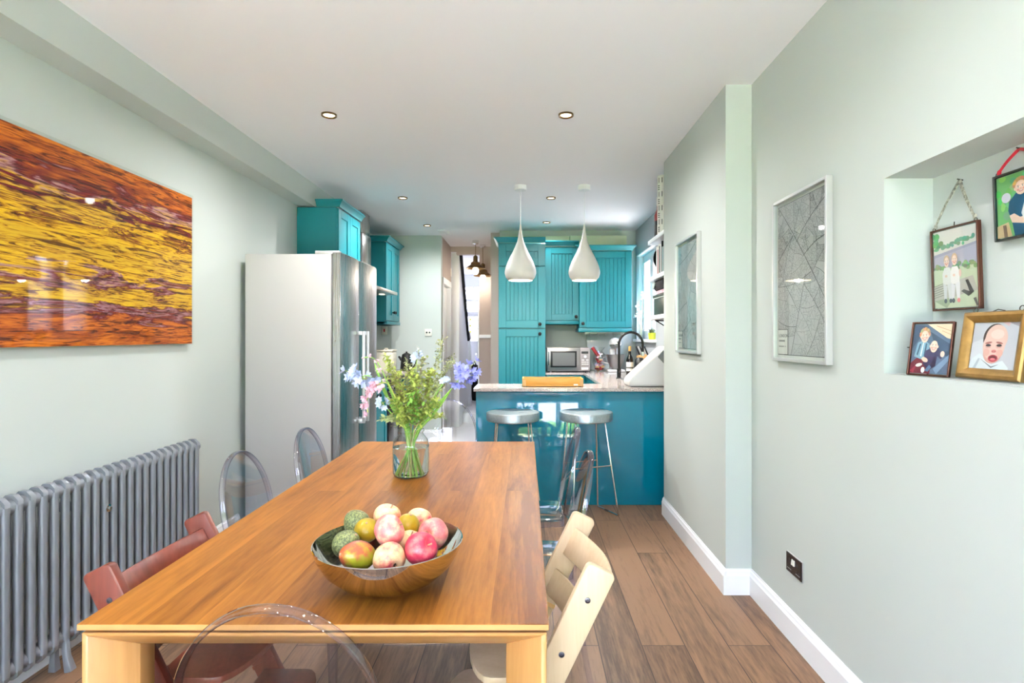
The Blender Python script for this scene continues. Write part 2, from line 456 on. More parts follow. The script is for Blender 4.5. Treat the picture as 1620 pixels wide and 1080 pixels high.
def mat_art():
    m, nt, p = new_mat('abstract_sunset_water_print')
    tc = N(nt, 'ShaderNodeTexCoord')
    sep = N(nt, 'ShaderNodeSeparateXYZ'); nt.links.new(tc.outputs['Object'], sep.inputs[0])
    # long ripples that drift downwards to the far end
    mp = N(nt, 'ShaderNodeMapping'); mp.inputs['Rotation'].default_value = (R(-7), 0, 0); mp.inputs['Scale'].default_value = (1, 1.5, 9.0)
    nt.links.new(tc.outputs['Object'], mp.inputs['Vector'])
    w = N(nt, 'ShaderNodeTexNoise', Scale=1.5, Detail=7.0, Roughness=0.6, Distortion=0.9)
    nt.links.new(mp.outputs['Vector'], w.inputs['Vector'])
    mp2 = N(nt, 'ShaderNodeMapping'); mp2.inputs['Rotation'].default_value = (R(-9), 0, 0); mp2.inputs['Scale'].default_value = (1, 4.2, 56.0)
    nt.links.new(tc.outputs['Object'], mp2.inputs['Vector'])
    fine = N(nt, 'ShaderNodeTexNoise', Scale=1.3, Detail=6.0, Roughness=0.65, Distortion=1.4)
    nt.links.new(mp2.outputs['Vector'], fine.inputs['Vector'])
    # height 0..0.86, pulled about by the big ripples
    h = N(nt, 'ShaderNodeMath', operation='DIVIDE'); h.inputs[1].default_value = 0.86; nt.links.new(sep.outputs['Z'], h.inputs[0])
    h2 = N(nt, 'ShaderNodeMath', operation='MULTIPLY_ADD'); h2.inputs[1].default_value = 0.42; nt.links.new(w.outputs['Fac'], h2.inputs[0]); nt.links.new(h.outputs[0], h2.inputs[2])
    h3 = N(nt, 'ShaderNodeMath', operation='SUBTRACT'); h3.inputs[1].default_value = 0.21; nt.links.new(h2.outputs[0], h3.inputs[0])
    Yl, Ol, Or, Br, Mr, Mv = rgb(232, 184, 28), rgb(212, 168, 40), rgb(214, 118, 26), rgb(150, 66, 22), rgb(110, 10, 30), rgb(176, 130, 140)
    base = ramp(nt, h3.outputs[0], [(0.0, Or), (0.06, Br), (0.12, Or), (0.165, Mr), (0.19, Mv), (0.205, Mr), (0.23, Yl), (0.31, Ol), (0.335, Mr), (0.36, Mv), (0.375, Yl),
                (0.5, Ol), (0.6, Yl), (0.64, Mr), (0.655, Yl), (0.70, Ol), (0.725, Mr), (0.76, Mr), (0.78, Yl), (0.815, Mv), (0.835, Mr), (0.87, Br), (0.92, Or), (0.96, Br), (1.0, Or)])
    streak = ramp(nt, fine.outputs['Fac'], [(0.41, rgb(84, 14, 28)), (0.475, rgb(225, 200, 180)), (0.56, rgb(255, 255, 255))])
    mx = N(nt, 'ShaderNodeMix', data_type='RGBA'); mx.blend_type = 'MULTIPLY'; mx.inputs['Factor'].default_value = 0.9
    nt.links.new(base.outputs['Color'], mx.inputs['A']); nt.links.new(streak.outputs['Color'], mx.inputs['B'])
    mx2 = mx
    nt.links.new(mx2.outputs['Result'], p.inputs['Base Color'])
    p.inputs['Roughness'].default_value = 0.6; p.inputs['Specular IOR Level'].default_value = 0.2
    return m
M['art'] = mat_art()

M['map_paper'] = mat('grey_map_paper', rgb(196, 194, 194), 0.6)
M['ink'] = mat('map_ink', rgb(40, 38, 40), 0.6)

def mat_fruit(name, stops, scale, rough=0.3, bump=0.0, spec=0.5, axis_mix=0.0):
    m, nt, p = new_mat(name)
    tc = N(nt, 'ShaderNodeTexCoord')
    ns = N(nt, 'ShaderNodeTexNoise', Scale=scale, Detail=5.0, Roughness=0.65)
    nt.links.new(tc.outputs['Object'], ns.inputs['Vector'])
    fac = ns.outputs['Fac']
    if axis_mix:
        sp = N(nt, 'ShaderNodeSeparateXYZ'); nt.links.new(tc.outputs['Object'], sp.inputs[0])
        a = N(nt, 'ShaderNodeMath', operation='MULTIPLY_ADD'); a.inputs[1].default_value = axis_mix
        nt.links.new(sp.outputs['X'], a.inputs[0]); nt.links.new(fac, a.inputs[2]); fac = a.outputs[0]
    rp = ramp(nt, fac, stops); nt.links.new(rp.outputs['Color'], p.inputs['Base Color'])
    p.inputs['Roughness'].default_value = rough
    if bump:
        vo = N(nt, 'ShaderNodeTexVoronoi', Scale=260.0); nt.links.new(tc.outputs['Object'], vo.inputs['Vector'])
        b = N(nt, 'ShaderNodeBump', Strength=bump, Distance=0.002)
        nt.links.new(vo.outputs['Distance'], b.inputs['Height']); nt.links.new(b.outputs['Normal'], p.inputs['Normal'])
    return m
M['apple_pink'] = mat_fruit('pink_apple_skin', [(0.3, rgb(246, 214, 170)), (0.5, rgb(226, 130, 124)), (0.7, rgb(202, 78, 92))], 26)
M['apple_red'] = mat_fruit('red_apple_skin', [(0.3, rgb(222, 130, 120)), (0.5, rgb(192, 50, 76)), (0.7, rgb(160, 24, 58))], 22)
M['apple_cream'] = mat_fruit('cream_and_red_apple_skin', [(0.36, rgb(250, 228, 176)), (0.52, rgb(240, 190, 140)), (0.66, rgb(206, 62, 80))], 14)
M['mandarin'] = mat_fruit('yellow_citrus_skin', [(0.3, rgb(158, 130, 16)), (0.7, rgb(188, 160, 36))], 20, 0.32, 0.15)
M['avocado'] = mat_fruit('pebbled_green_avocado_skin', [(0.35, rgb(70, 78, 52)), (0.5, rgb(112, 120, 72)), (0.68, rgb(158, 164, 104))], 220, 0.42, 0.5)
M['mango'] = mat_fruit('red_and_green_mango_skin', [(0.3, rgb(128, 60, 40)), (0.48, rgb(170, 84, 52)), (0.56, rgb(150, 140, 34)), (0.7, rgb(164, 172, 40))], 9, 0.25, axis_mix=3.0)

# ------------------------------------------------------------------ the room shell
CEIL = 2.69
REAR = -1.7
BACK = 7.15
b = MB(); b.box(-2.15, 1.65, REAR - 0.15, 9.0, -0.1, 0.0); struct(b.build('floor', M['floor'], flat=True))
b = MB(); b.box(-1.98, 1.37, 5.05, 7.49, -0.02, 0.004); b.box(-1.115, -0.35, 7.49, 9.0, -0.02, 0.004); struct(b.build('floor_kitchen', M['tile'], flat=True, weld=False))  # hidden kitchen part made pale to bounce light onto the ceiling
b = MB(); b.box(-2.15, 1.65, REAR - 0.15, 12.6, CEIL, CEIL + 0.12); struct(b.build('ceiling', M['ceiling'], flat=True))
b = MB(); b.box(-2.15, -2.0, REAR, 7.5, 0, CEIL); struct(b.build('wall_left', M['wall'], flat=True))
b = MB(); b.box(-2.0, -1.85, REAR, 5.6, 2.50, CEIL); struct(b.build('wall_left_bulkhead', M['wall'], flat=True))

# right wall with the picture niche
NX, NY0, NY1, NZ0, NZ1 = 1.193, 0.85, 1.895, 1.237, 1.886
b = MB()
b.box(NX, 1.5, REAR, 3.007, 0, NZ0); b.box(NX, 1.5, REAR, 3.007, NZ1, CEIL)
b.box(NX, 1.5, REAR, NY0, NZ0, NZ1); b.box(NX, 1.5, NY1, 3.007, NZ0, NZ1)
b.box(1.356, 1.5, NY0, NY1, NZ0, NZ1)
struct(b.build('wall_right', M['wall'], flat=True, weld=False))
b = MB(); b.box(1.056, 1.5, 3.007, 4.355, 0, CEIL); struct(b.build('wall_right_pier', M['wall'], flat=True))

# kitchen right wall with the window opening
KX = 1.38
WY0, WY1, WZ0, WZ1 = 6.05, 7.08, 1.325, 2.36
b = MB()
b.box(KX, 1.6, 4.355, WY0, 0, CEIL); b.box(KX, 1.6, WY1, BACK + 0.15, 0, CEIL)
b.box(KX, 1.6, WY0, WY1, 0, WZ0); b.box(KX, 1.6, WY0, WY1, WZ1, CEIL)
struct(b.build('wall_kitchen_right', M['wall_grey'], flat=True, weld=False))
b = MB(); b.box(-0.33, KX, BACK, BACK + 0.15, 0, CEIL); struct(b.build('wall_kitchen_back', M['wall'], flat=True))
b = MB(); b.box(-2.15, -1.117, 7.5, 7.62, 0, CEIL); struct(b.build('wall_kitchen_left', M['wall'], flat=True))

# window in the kitchen
w = thing('window_1', None, None, (1.5, (WY0 + WY1) / 2, WZ0)); struct(w)
b = MB()
x0, x1 = 1.46, 1.52
for y in (WY0, WY1 - 0.06): b.box(x0, x1, y, y + 0.06, WZ0, WZ1)
for z in (WZ0, WZ1 - 0.06): b.box(x0, x1, WY0 + 0.06, WY1 - 0.06, z, z + 0.06)
b.build('window_frame', M['white'], w, bevel=0.004)
ym = WY0 + 0.5
b = MB(); b.box(x0 - 0.015, x1, ym - 0.035, ym + 0.035, WZ0 + 0.06, WZ1 - 0.06); b.build('mullion', M['white'], w, bevel=0.004)
for y0_, y1_ in ((WY0 + 0.06, ym - 0.035), (ym + 0.035, WY1 - 0.06)):
    b = MB(); t = 0.045
    b.box(x0 - 0.01, x1 - 0.01, y0_, y0_ + t, WZ0 + 0.06, WZ1 - 0.06); b.box(x0 - 0.01, x1 - 0.01, y1_ - t, y1_, WZ0 + 0.06, WZ1 - 0.06)
    b.box(x0 - 0.01, x1 - 0.01, y0_ + t, y1_ - t, WZ0 + 0.06, WZ0 + 0.06 + t); b.box(x0 - 0.01, x1 - 0.01, y0_ + t, y1_ - t, WZ1 - 0.06 - t, WZ1 - 0.06)
    s = b.build('sash', M['white'], w, bevel=0.004)
    b = MB(); b.box(1.483, 1.487, y0_ + t, y1_ - t, WZ0 + 0.06 + t, WZ1 - 0.06 - t); b.build('pane', M['glass'], s)
b = MB(); b.box(1.33, 1.47, WY0 - 0.03, WY1 + 0.0, WZ0 - 0.03, WZ0 + 0.002); b.build('window_sill', M['white'], w, bevel=0.006)
b = MB()
b.box(KX - 0.006, 1.459, WY1 - 0.012, WY1 - 0.001, WZ0 + 0.003, WZ1 - 0.001); b.box(KX - 0.006, 1.459, WY0 + 0.001, WY1 - 0.012, WZ1 - 0.012, WZ1 - 0.001)
b.build('reveal_lining', M['white'], w, bevel=0.002)

# garden doors invented behind the camera to let in daylight and give reflections
OX0, OX1, OZ = -1.85, 1.0, 2.38
b = MB()
b.box(-2.0, OX0, REAR - 0.15, REAR, 0, CEIL); b.box(OX1, NX, REAR - 0.15, REAR, 0, CEIL); b.box(OX0, OX1, REAR - 0.15, REAR, OZ, CEIL)
struct(b.build('wall_rear', M['wall'], flat=True, weld=False))
d = thing('door_1', None, None, ((OX0 + OX1) / 2, REAR - 0.07, 0)); struct(d)
b = MB()
b.box(OX0, OX0 + 0.06, REAR - 0.12, REAR - 0.02, 0, OZ); b.box(OX1 - 0.06, OX1, REAR - 0.12, REAR - 0.02, 0, OZ); b.box(OX0 + 0.06, OX1 - 0.06, REAR - 0.12, REAR - 0.02, OZ - 0.06, OZ)
b.build('door_frame', M['white'], d, bevel=0.004)
nl = 3; lw = (OX1 - OX0 - 0.12) / nl
for i in range(nl):
    xa = OX0 + 0.06 + i * lw + 0.004; xb = xa + lw - 0.008; t = 0.085
    b = MB()
    b.box(xa, xa + t, REAR - 0.1, REAR - 0.045, 0.01, OZ - 0.06); b.box(xb - t, xb, REAR - 0.1, REAR - 0.045, 0.01, OZ - 0.06)
    b.box(xa + t, xb - t, REAR - 0.1, REAR - 0.045, 0.01, 0.15); b.box(xa + t, xb - t, REAR - 0.1, REAR - 0.045, OZ - 0.06 - t, OZ - 0.06)
    lf = b.build('door_leaf', M['white'], d, bevel=0.004)
    b = MB(); b.box(xa + t, xb - t, REAR - 0.075, REAR - 0.071, 0.15, OZ - 0.06 - t); b.build('pane', M['glass'], lf)
    b = MB(); b.tube([(xb - 0.04, REAR - 0.045, 1.05), (xb - 0.04, REAR - 0.01, 1.05), (xb - 0.14, REAR - 0.01, 1.05)], 0.008, 8); b.build('door_handle', M['chrome'], lf)

# hallway beyond the kitchen
b = MB()
b.box(-1.24, -1.117, 7.62, 7.70, 0, CEIL); b.box(-1.24, -1.117, 7.70, 8.36, 2.08, CEIL); b.box(-1.24, -1.117, 8.36, 8.5, 0, CEIL)
struct(b.build('wall_hall_left', M['hall'], flat=True, weld=False))
b = MB(); b.box(-1.6, -1.03, 8.43, 8.53, 2.62, CEIL); b.box(-1.03, -0.69, 8.43, 8.53, 2.575, CEIL); b.box(-0.69, 0.2, 8.43, 8.53, 0, CEIL)
struct(b.build('wall_hall_partition', M['hall'], flat=True, weld=False))
b = MB(); b.box(-0.69, -0.62, 8.53, 12.3, 0, CEIL); struct(b.build('wall_hall_right', M['white'], flat=True))
b = MB(); b.box(-2.1, -2.0, 8.5, 12.3, 0, CEIL); b.box(-2.1, -1.2, 8.5, 8.56, 0, CEIL); struct(b.build('wall_hall_stairwell', M['white'], flat=True, weld=False))
b = MB(); b.box(-0.45, -0.33, 7.3, 8.43, 0, CEIL); b.box(-0.33, -0.3, 7.3, 8.43, 0, CEIL); struct(b.build('wall_hall_cupboard', M['hall'], flat=True, weld=False))
b = MB(); b.box(-0.71, -0.69, 8.40, 8.43, 0.0, 2.02); b.box(-0.45, -0.425, 8.40, 8.43, 0.0, 2.02)
b.box(-0.69, -0.45, 8.405, 8.43, 1.335, 1.385); b.box(-0.69, -0.45, 8.408, 8.43, 0.0, 0.16)
struct(b.build('trim_1', M['white'], bevel=0.003, weld=False))          # dado rail, skirting and white posts of the taupe wall
b = MB(); b.box(-2.1, -0.6, 9.0, 12.6, 0.0, 0.16); struct(b.build('floor_upper_hall', M['tile'], bevel=0.008))
b = MB(); b.box(-2.1, -0.6, 8.975, 9.0, 0.0, 0.15); struct(b.build('trim_2', M['white']))
# front wall and glazed front door
FY = 12.3
b = MB(); b.box(-2.1, -1.55, FY, FY + 0.12, 0, CEIL); b.box(-0.9, -0.55, FY, FY + 0.12, 0, CEIL); b.box(-1.55, -0.9, FY, FY + 0.12, 2.60, CEIL)
struct(b.build('wall_front', M['white'], flat=True, weld=False))
d = thing('door_3', None, None, (-1.22, FY + 0.03, 0.16)); struct(d)
b = MB()
b.box(-1.55, -1.50, FY, FY + 0.1, 0.16, 2.6); b.box(-0.95, -0.9, FY, FY + 0.1, 0.16, 2.6)
b.box(-1.5, -0.95, FY, FY + 0.1, 2.42, 2.6); b.box(-1.5, -0.95, FY + 0.0, FY + 0.1, 2.11, 2.17); b.box(-1.5, -0.95, FY, FY + 0.1, 1.84, 1.9)
b.box(-1.5, -0.95, FY + 0.02, FY + 0.08, 1.83, 1.9)
b.build('door_frame', M['white'], d, bevel=0.006)
b = MB(); b.box(-1.5, -0.95, FY + 0.03, FY + 0.07, 0.16, 1.26); b.box(-1.5, -1.36, FY + 0.03, FY + 0.07, 1.26, 1.84); b.box(-1.05, -0.95, FY + 0.03, FY + 0.07, 1.26, 1.84); b.box(-1.36, -1.05, FY + 0.03, FY + 0.07, 1.79, 1.84)
lf = b.build('door_leaf', M['white'], d, bevel=0.004)
b = MB(); b.box(-1.36, -1.05, FY + 0.048, FY + 0.052, 1.26, 1.79); b.build('pane', M['glass'], lf)
b = MB()
for z in (1.39, 1.525, 1.66): b.box(-1.36, -1.05, FY + 0.04, FY + 0.06, z - 0.006, z + 0.006)
for x in (-1.285, -1.125): b.box(x - 0.004, x + 0.004, FY + 0.04, FY + 0.06, 1.26, 1.79)
b.build('lead_came', M['smoke'], lf)
b = MB()
for z in (1.325, 1.46, 1.59, 1.725): b.prism(arc(-1.205, z, 0.026, 0, 2 * pi, 14)[:-1], FY + 0.044, FY + 0.046, 'y')
b.build('yellow_roundel', mat('yellow_stained_glass', rgb(240, 232, 60), 0.2), lf)
b = MB(); b.box(-1.5, -0.95, FY + 0.048, FY + 0.052, 2.17, 2.42); b.build('fanlight_pane', M['glass'], d)
b = MB(); b.box(-1.5, -0.95, FY + 0.048, FY + 0.052, 1.9, 2.11); b.build('arched_pane', M['glass'], d)
b = MB()
ring = [( -1.24 + 0.11 * cos(2 * pi * i / 32), FY + 0.03, 2.44 + 0.0 + 0.11 * sin(2 * pi * i / 32)) for i in range(32)]
ring = [(x, y, z - 0.0) for x, y, z in ring]
d_ring = [(x, y, z - 0.0) for x, y, z in ring]
b.tube(d_ring, 0.012, 6, closed=True); b.build('round_stained_light', mat('muted_red_came', rgb(120, 96, 100), 0.5), d)
# panelled door in the hall on the left
d = thing('door_2', None, None, (-1.15, 8.03, 0)); struct(d)
b = MB(); b.box(-1.19, -1.105, 7.64, 7.71, 0, 2.16); b.box(-1.19, -1.105, 8.35, 8.42, 0, 2.16); b.box(-1.19, -1.1, 7.64, 8.42, 2.07, 2.16); b.build('architrave', M['white'], d, bevel=0.008)
b = MB(); b.box(-1.2, -1.16, 7.71, 8.35, 0.01, 2.07)
for z0, z1 in ((0.2, 0.9), (1.05, 1.95)):
    for y0, y1 in ((7.78, 7.99), (8.07, 8.28)): b.box(-1.165, -1.15, y0, y1, z0, z1)
b.build('door_leaf', M['white'], d, bevel=0.006)
b = MB(); b.lathe([(0.008, 0), (0.01, 0.03), (0.026, 0.04), (0.028, 0.055), (0.0, 0.07)], 14)
b.m = Matrix.Identity(4); b.v = [Matrix.Translation((-1.16, 8.28, 1.05)) @ Matrix.Rotation(R(90), 4, 'Y') @ p for p in b.v]
b.build('door_knob', M['chrome'], d)
# boxed-in staircase side with its dark handrail
b = MB(); b.prism([(8.53, 0.0), (12.0, 0.0), (12.0, 0.16), (10.95, 0.16), (9.57, 1.45), (8.53, 2.62)], -1.12, -1.0, 'x')
struct(b.build('trim_3', M['white'], bevel=0.004))
b = MB(); b.tube([(-0.985, 8.54, 2.66), (-0.985, 9.57, 1.49), (-0.985, 9.75, 1.3)], 0.028, 10)
tag(b.build('handrail', M['bag']), 'dark sloping handrail on the boxed-in hall staircase', 'handrail')
for z0, h_ in ((8.9, 0.0),):
    b = MB(); b.lathe([(0.05, 0.16), (0.05, 1.2), (0.035, 1.24), (0.035, 1.3), (0.055, 1.34), (0.04, 1.42), (0.0, 1.44)], 12, (-1.0, 9.9, 0))
    tag(b.build('newel_post', M['white']), 'white newel post at the foot of the hall stairs', 'post')

# skirting boards with an ogee top
def skirting(name, pts):
    prof = [(0, 0), (0, -0.017), (0.1, -0.017), (0.108, -0.013), (0.122, -0.011), (0.128, -0.005), (0.134, -0.004), (0.134, 0)]
    b = MB()
    for p, q, nrm in pts:
        # run from p to q; nrm points into the room
        vs = []
        for e in (p, q): vs += [(e[0] - nrm[0] * w, e[1] - nrm[1] * w, u) for u, w in prof]
        k = len(prof)
        b.add(vs, [tuple(range(k)), tuple(range(2 * k - 1, k - 1, -1))] + [(i, (i + 1) % k, (i + 1) % k + k, i + k) for i in range(k)])
    return struct(b.build(name, M['white'], weld=False, angle=25))
skirting('baseboard_right', [((NX, REAR), (NX, 3.007), (-1, 0)), ((NX, 3.007), (1.056, 3.007), (0, -1)), ((1.056, 2.9902), (1.056, 4.355), (-1, 0))])
skirting('baseboard_left', [((-2.0, REAR), (-2.0, 3.95), (1, 0))])
skirting('baseboard_kitchen', [((-1.6, 7.5), (-1.117, 7.5), (0, -1))])

# pale boxing along the top of the back wall
b = MB(); b.box(-0.31, 0.535, 7.0, BACK, 2.42, 2.595); b.box(0.545, 1.24, 7.0, BACK, 2.36, 2.60)
struct(b.build('trim_4', M['box_green'], bevel=0.003, weld=False))

# unseen garden; patio and lawn invented to feed daylight and reflections
b = MB(); b.box(-7, 7, -6.0, REAR - 0.15, -0.14, -0.06); struct(b.build('ground_added_patio', M['paving'], flat=True))
b = MB(); b.box(-9, 9, -14, -6.0, -0.16, -0.08); struct(b.build('ground_added_lawn', M['lawn'], flat=True))
b = MB()
for i in range(60): b.box(-9 + i * 0.3, -9 + i * 0.3 + 0.29, -14.03, -14.0, -0.1, 1.75)
tag(b.build('garden_fence', M['fence'], flat=True, weld=False), 'brown board fence at the end of the garden behind the camera', 'fence')
rng = random.Random(5)
b = MB()
for i in range(26):
    b.ellipsoid((-8.4 + i * 0.68 + rng.uniform(-.2, .2), -12.3 + rng.uniform(-.2, .2), 0.7 + rng.uniform(-.2, .6)), 0.7, 0.6, 0.9 + rng.uniform(0, .5), 10, 7)
tag(b.build('garden_hedge', M['hedge'], weld=False), 'green hedge in front of the garden fence behind the camera', 'hedge', kind='stuff')

b = MB(); b.box(3.4, 3.6, 1.0, 12.0, -0.1, 2.5)  # unseen wall added to block bright sky at the kitchen window
tag(b.build('added_glare_wall', M['offwhite'], flat=True), 'pale wall added outside the kitchen window to cut glare', 'wall', kind='structure')
b = MB(); b.box(1.65, 3.4, 1.0, 12.0, -0.14, -0.06); struct(b.build('ground_side_path', M['paving'], flat=True))

# ------------------------------------------------------------------ ceiling fittings
def downlight(x, y, label, watts):
    t = thing('downlight', label, 'light', (x, y, CEIL - 0.006), 'recessed ceiling downlights')
    b = MB(); b.lathe([(0.033, 0.004), (0.033, -0.001), (0.043, -0.006), (0.046, -0.004), (0.046, 0.006)], 28); b.v = [p + Vector((x, y, CEIL - 0.006)) for p in b.v]
    b.build('bezel', M['brass'], t)
    b = MB(); b.lathe([(0.0, 0.002), (0.0335, 0.002), (0.0335, 0.005), (0.0, 0.005)], 24); b.v = [p + Vector((x, y, CEIL - 0.006)) for p in b.v]
    b.build('lens', M['lens'], t)
    ld = bpy.data.lights.new('downlight_lamp', 'SPOT'); ld.energy = watts; ld.spot_size = R(165); ld.spot_blend = 1.0; ld.color = (1, 0.985, 0.97); ld.shadow_soft_size = 0.035
    lo = bpy.data.objects.new('downlight_lamp', ld); COL.objects.link(lo); lo.parent = t; lo.location = (0, 0, -0.02)
    return t
rows = [(1.37, None), (3.41, 'nearest'), (5.45, 'middle'), (6.80, 'farthest')]
txt = {(3.41, -1.18): 'recessed downlight above the fridge side of the dining table, nearest of the left row',
       (3.41, 0.24): 'recessed downlight above the table end, nearest of the right row',
       (5.45, -1.18): 'recessed downlight level with the pendants, middle of the left row',
       (5.45, 0.24): 'recessed downlight seen between the two white pendant cords',
       (6.80, -1.18): 'recessed downlight beside the white smoke alarm, farthest of the left row',
       (6.80, 0.24): 'recessed downlight close above the tall teal larder cupboard',
       (1.37, -1.18): 'recessed downlight over the near left of the table, out of the picture',
       (1.37, 0.24): 'recessed downlight over the near right of the table, out of the picture'}
for y, _ in rows:
    for x in (-1.18, 0.24): downlight(x, 6.62 if (y > 6 and x > 0) else y, txt[(y, x)], DOWNLIGHT_W * {1.37: 0.45, 3.41: 0.75, 5.45: 1.7, 6.80: 0.75}[y] * (0.4 if y > 6 and x > 0 else 1))
b = MB(); b.box(-1.10, -1.0, 7.05, 7.25, CEIL - 0.02, CEIL); b.box(-1.02, -0.97, 7.2, 7.3, CEIL - 0.03, CEIL)
tag(b.build('smoke_alarm', M['white'], bevel=0.006, weld=False), 'small white smoke alarm on the ceiling by the hall opening', 'alarm')

PEND = [(0.092, 0.0), (0.107, 0.004), (0.129, 0.03), (0.1385, 0.065), (0.138, 0.085), (0.131, 0.12), (0.115, 0.165), (0.092, 0.212), (0.07, 0.253), (0.05, 0.297), (0.032, 0.34), (0.02, 0.385), (0.013, 0.43), (0.0085, 0.48), (0.004, 0.50)]
def pendant(label, x, y):
    t = thing('pendant_lamp', label, 'pendant lamp', (x, y, 1.85), 'white pendant lamps above the breakfast bar')
    o = Vector((x, y, 1.85))
    outer = [(r, z) for r, z in PEND]
    inner = [(max(r - 0.004, 0.0), z - 0.0) for r, z in PEND[1:-2]]
    b = MB(); b.lathe([(0.104, 0.003)] + outer[1:] + [(0.0, 0.5)], 48); b.f = [f for f in b.f if len(f) == 4]; b.c = [None] * len(b.f); b.fm = [0] * len(b.f)
    b.v = [p + o for p in b.v]; sh = b.build('lamp_shade', M['pendant'], t, angle=60)
    b = MB(); b.lathe([(0.1035, 0.003)] + [(r - 0.005, z) for r, z in PEND[2:11]] + [(0.0, 0.34)], 40); b.f = [f for f in b.f if len(f) == 4]; b.c = [None] * len(b.f); b.fm = [0] * len(b.f)
    b.v = [p + o for p in b.v]; b.build('shade_lining', M['pendant_in'], sh, angle=60)
    b = MB(); b.ellipsoid((x, y, 1.85 + 0.075), 0.034, 0.034, 0.045, 16, 10); b.build('bulb', M['bulb'], t)
    b = MB(); b.tube([(x, y, 1.92), (x, y, 2.19)], 0.02, 10); b.build('lamp_holder', M['pendant'], t)
    b = MB(); b.tube([(x, y, 2.34), (x, y, CEIL - 0.03)], 0.0032, 8); b.build('cord', M['white'], t)
    b = MB(); b.lathe([(0.05, 0.0), (0.054, 0.004), (0.054, 0.042)], 28, (x, y, CEIL - 0.042)); b.build('ceiling_cup', M['white'], t)
    ld = bpy.data.lights.new('pendant_bulb', 'POINT'); ld.energy = PENDANT_W; ld.color = (1, 0.88, 0.7); ld.shadow_soft_size = 0.03
    lo = bpy.data.objects.new('pendant_bulb', ld); COL.objects.link(lo); lo.parent = t; lo.location = (0, 0, 0.02)
pendant('white teardrop pendant lamp hanging in front of the tall teal larder cupboard', -0.048, 5.02)
pendant('white teardrop pendant lamp hanging in front of the right teal wall cupboards', 0.515, 5.02)

def hall_pendant(label, x, y, zb, lit):
    t = thing('hall_pendant_lamp', label, 'pendant lamp', (x, y, zb), 'brass hall pendant lamps')
    o = Vector((x, y, zb))
    b = MB(); b.lathe([(0.135, 0.0), (0.128, 0.012), (0.07, 0.055), (0.062, 0.085), (0.034, 0.1), (0.03, 0.17), (0.012, 0.185), (0.0, 0.185)], 28); b.v = [p + o for p in b.v]
    b.f = [f for f in b.f if len(f) == 4]; b.c = [None] * len(b.f); b.fm = [0] * len(b.f)
    b.build('lamp_shade', M['brass'], t)
    b = MB(); b.ellipsoid((x, y, zb - 0.03), 0.045, 0.045, 0.055, 16, 10); b.build('bulb', M['bulb'] if lit else M['clear_rim'], t)
    b = MB(); b.tube([(x, y, zb + 0.18), (x, y, CEIL - 0.05)], 0.005, 6); b.build('cord', M['brass'], t)
    b = MB(); b.lathe([(0.03, 0.0), (0.045, 0.01), (0.045, 0.05)], 20, (x, y, CEIL - 0.05)); b.build('ceiling_rose', M['chrome'], t)
    if lit:
        ld = bpy.data.lights.new('hall_bulb', 'POINT'); ld.energy = 2.5; ld.color = (1, 0.9, 0.78); ld.shadow_soft_size = 0.05
        lo = bpy.data.objects.new('hall_bulb', ld); COL.objects.link(lo); lo.parent = t; lo.location = (0, 0, -0.1)
hall_pendant('lit brass hall pendant with a chrome ceiling rose, nearer of the hall pair', -0.70, 7.9, 2.30, True)  # bulb switched on here too, adding light to the hall
hall_pendant('brass hall pendant with a glowing bulb, lower and farther of the hall pair', -0.625, 8.25, 2.235, True)

t = thing('added_hall_globe', 'white globe ceiling lamp added out of view to brighten the upper hall', 'lamp', (-1.3, 10.4, 2.45))  # unseen lamp added to lighten the hall beyond the lintel
b = MB(); b.ellipsoid((-1.3, 10.4, 2.53), 0.1, 0.1, 0.1, 20, 12); b.build('globe', M['lens'], t)
b = MB(); b.lathe([(0.05, 0.0), (0.06, 0.01), (0.06, 0.06)], 20, (-1.3, 10.4, CEIL - 0.06)); b.build('ceiling_rose', M['white'], t)
for _x, _y in ((-1.3, 10.4),):
    ld = bpy.data.lights.new('hall_fill_bulb', 'POINT'); ld.energy = 7; ld.color = (1, 0.98, 0.96); ld.shadow_soft_size = 0.1
    lo = bpy.data.objects.new('hall_fill_bulb', ld); COL.objects.link(lo); lo.parent = t; lo.location = (0, 0, -0.12)

# ------------------------------------------------------------------ fitted cupboards
def door_panel(b, x0, x1, z0, z1, th=0.02, st=0.075, groove=None, y=0.0, step=0.042):
    """framed door, front face at y - th"""
    f = y - th
    b.box(x0, x0 + st, f, y, z0, z1); b.box(x1 - st, x1, f, y, z0, z1)
    b.box(x0 + st, x1 - st, f, y, z0, z0 + st); b.box(x0 + st, x1 - st, f, y, z1 - st, z1)
    a, c, p, q = x0 + st, x1 - st, z0 + st, z1 - st
    if groove:
        n = max(2, round((c - a) / step)); s = (c - a) / n
        for i in range(n): b.box(a + i * s + 0.003, a + (i + 1) * s - 0.003, f + 0.007, y, p, q)
        b.box(a, c, f + 0.0145, y, p, q)
    else:
        b.box(a, c, f + 0.009, y, p, q)

def knob_at(door, x, z, y=-0.02):
    b = MB(); b.lathe([(0.008, 0), (0.009, 0.012), (0.019, 0.02), (0.02, 0.027), (0.012, 0.034), (0.0, 0.036)], 18)
    mm = Matrix.Translation((x, y, z)) @ Matrix.Rotation(R(90), 4, 'X'); b.v = [mm @ p for p in b.v]
    return b.build('knob', M['blackmetal'], door)

def add_door(t, name, x0, x1, z0, z1, groove=None, knob=None, st=0.07, step=0.042):
    b = MB(); g = 0.0018
    door_panel(b, x0 + g, x1 - g, z0 + g, z1 - g, groove=groove, st=st, step=step)
    d = b.build(name, M['teal'], t, bevel=0.0022, seg=1, weld=False)
    if knob: knob_at(d, *knob)
    return d

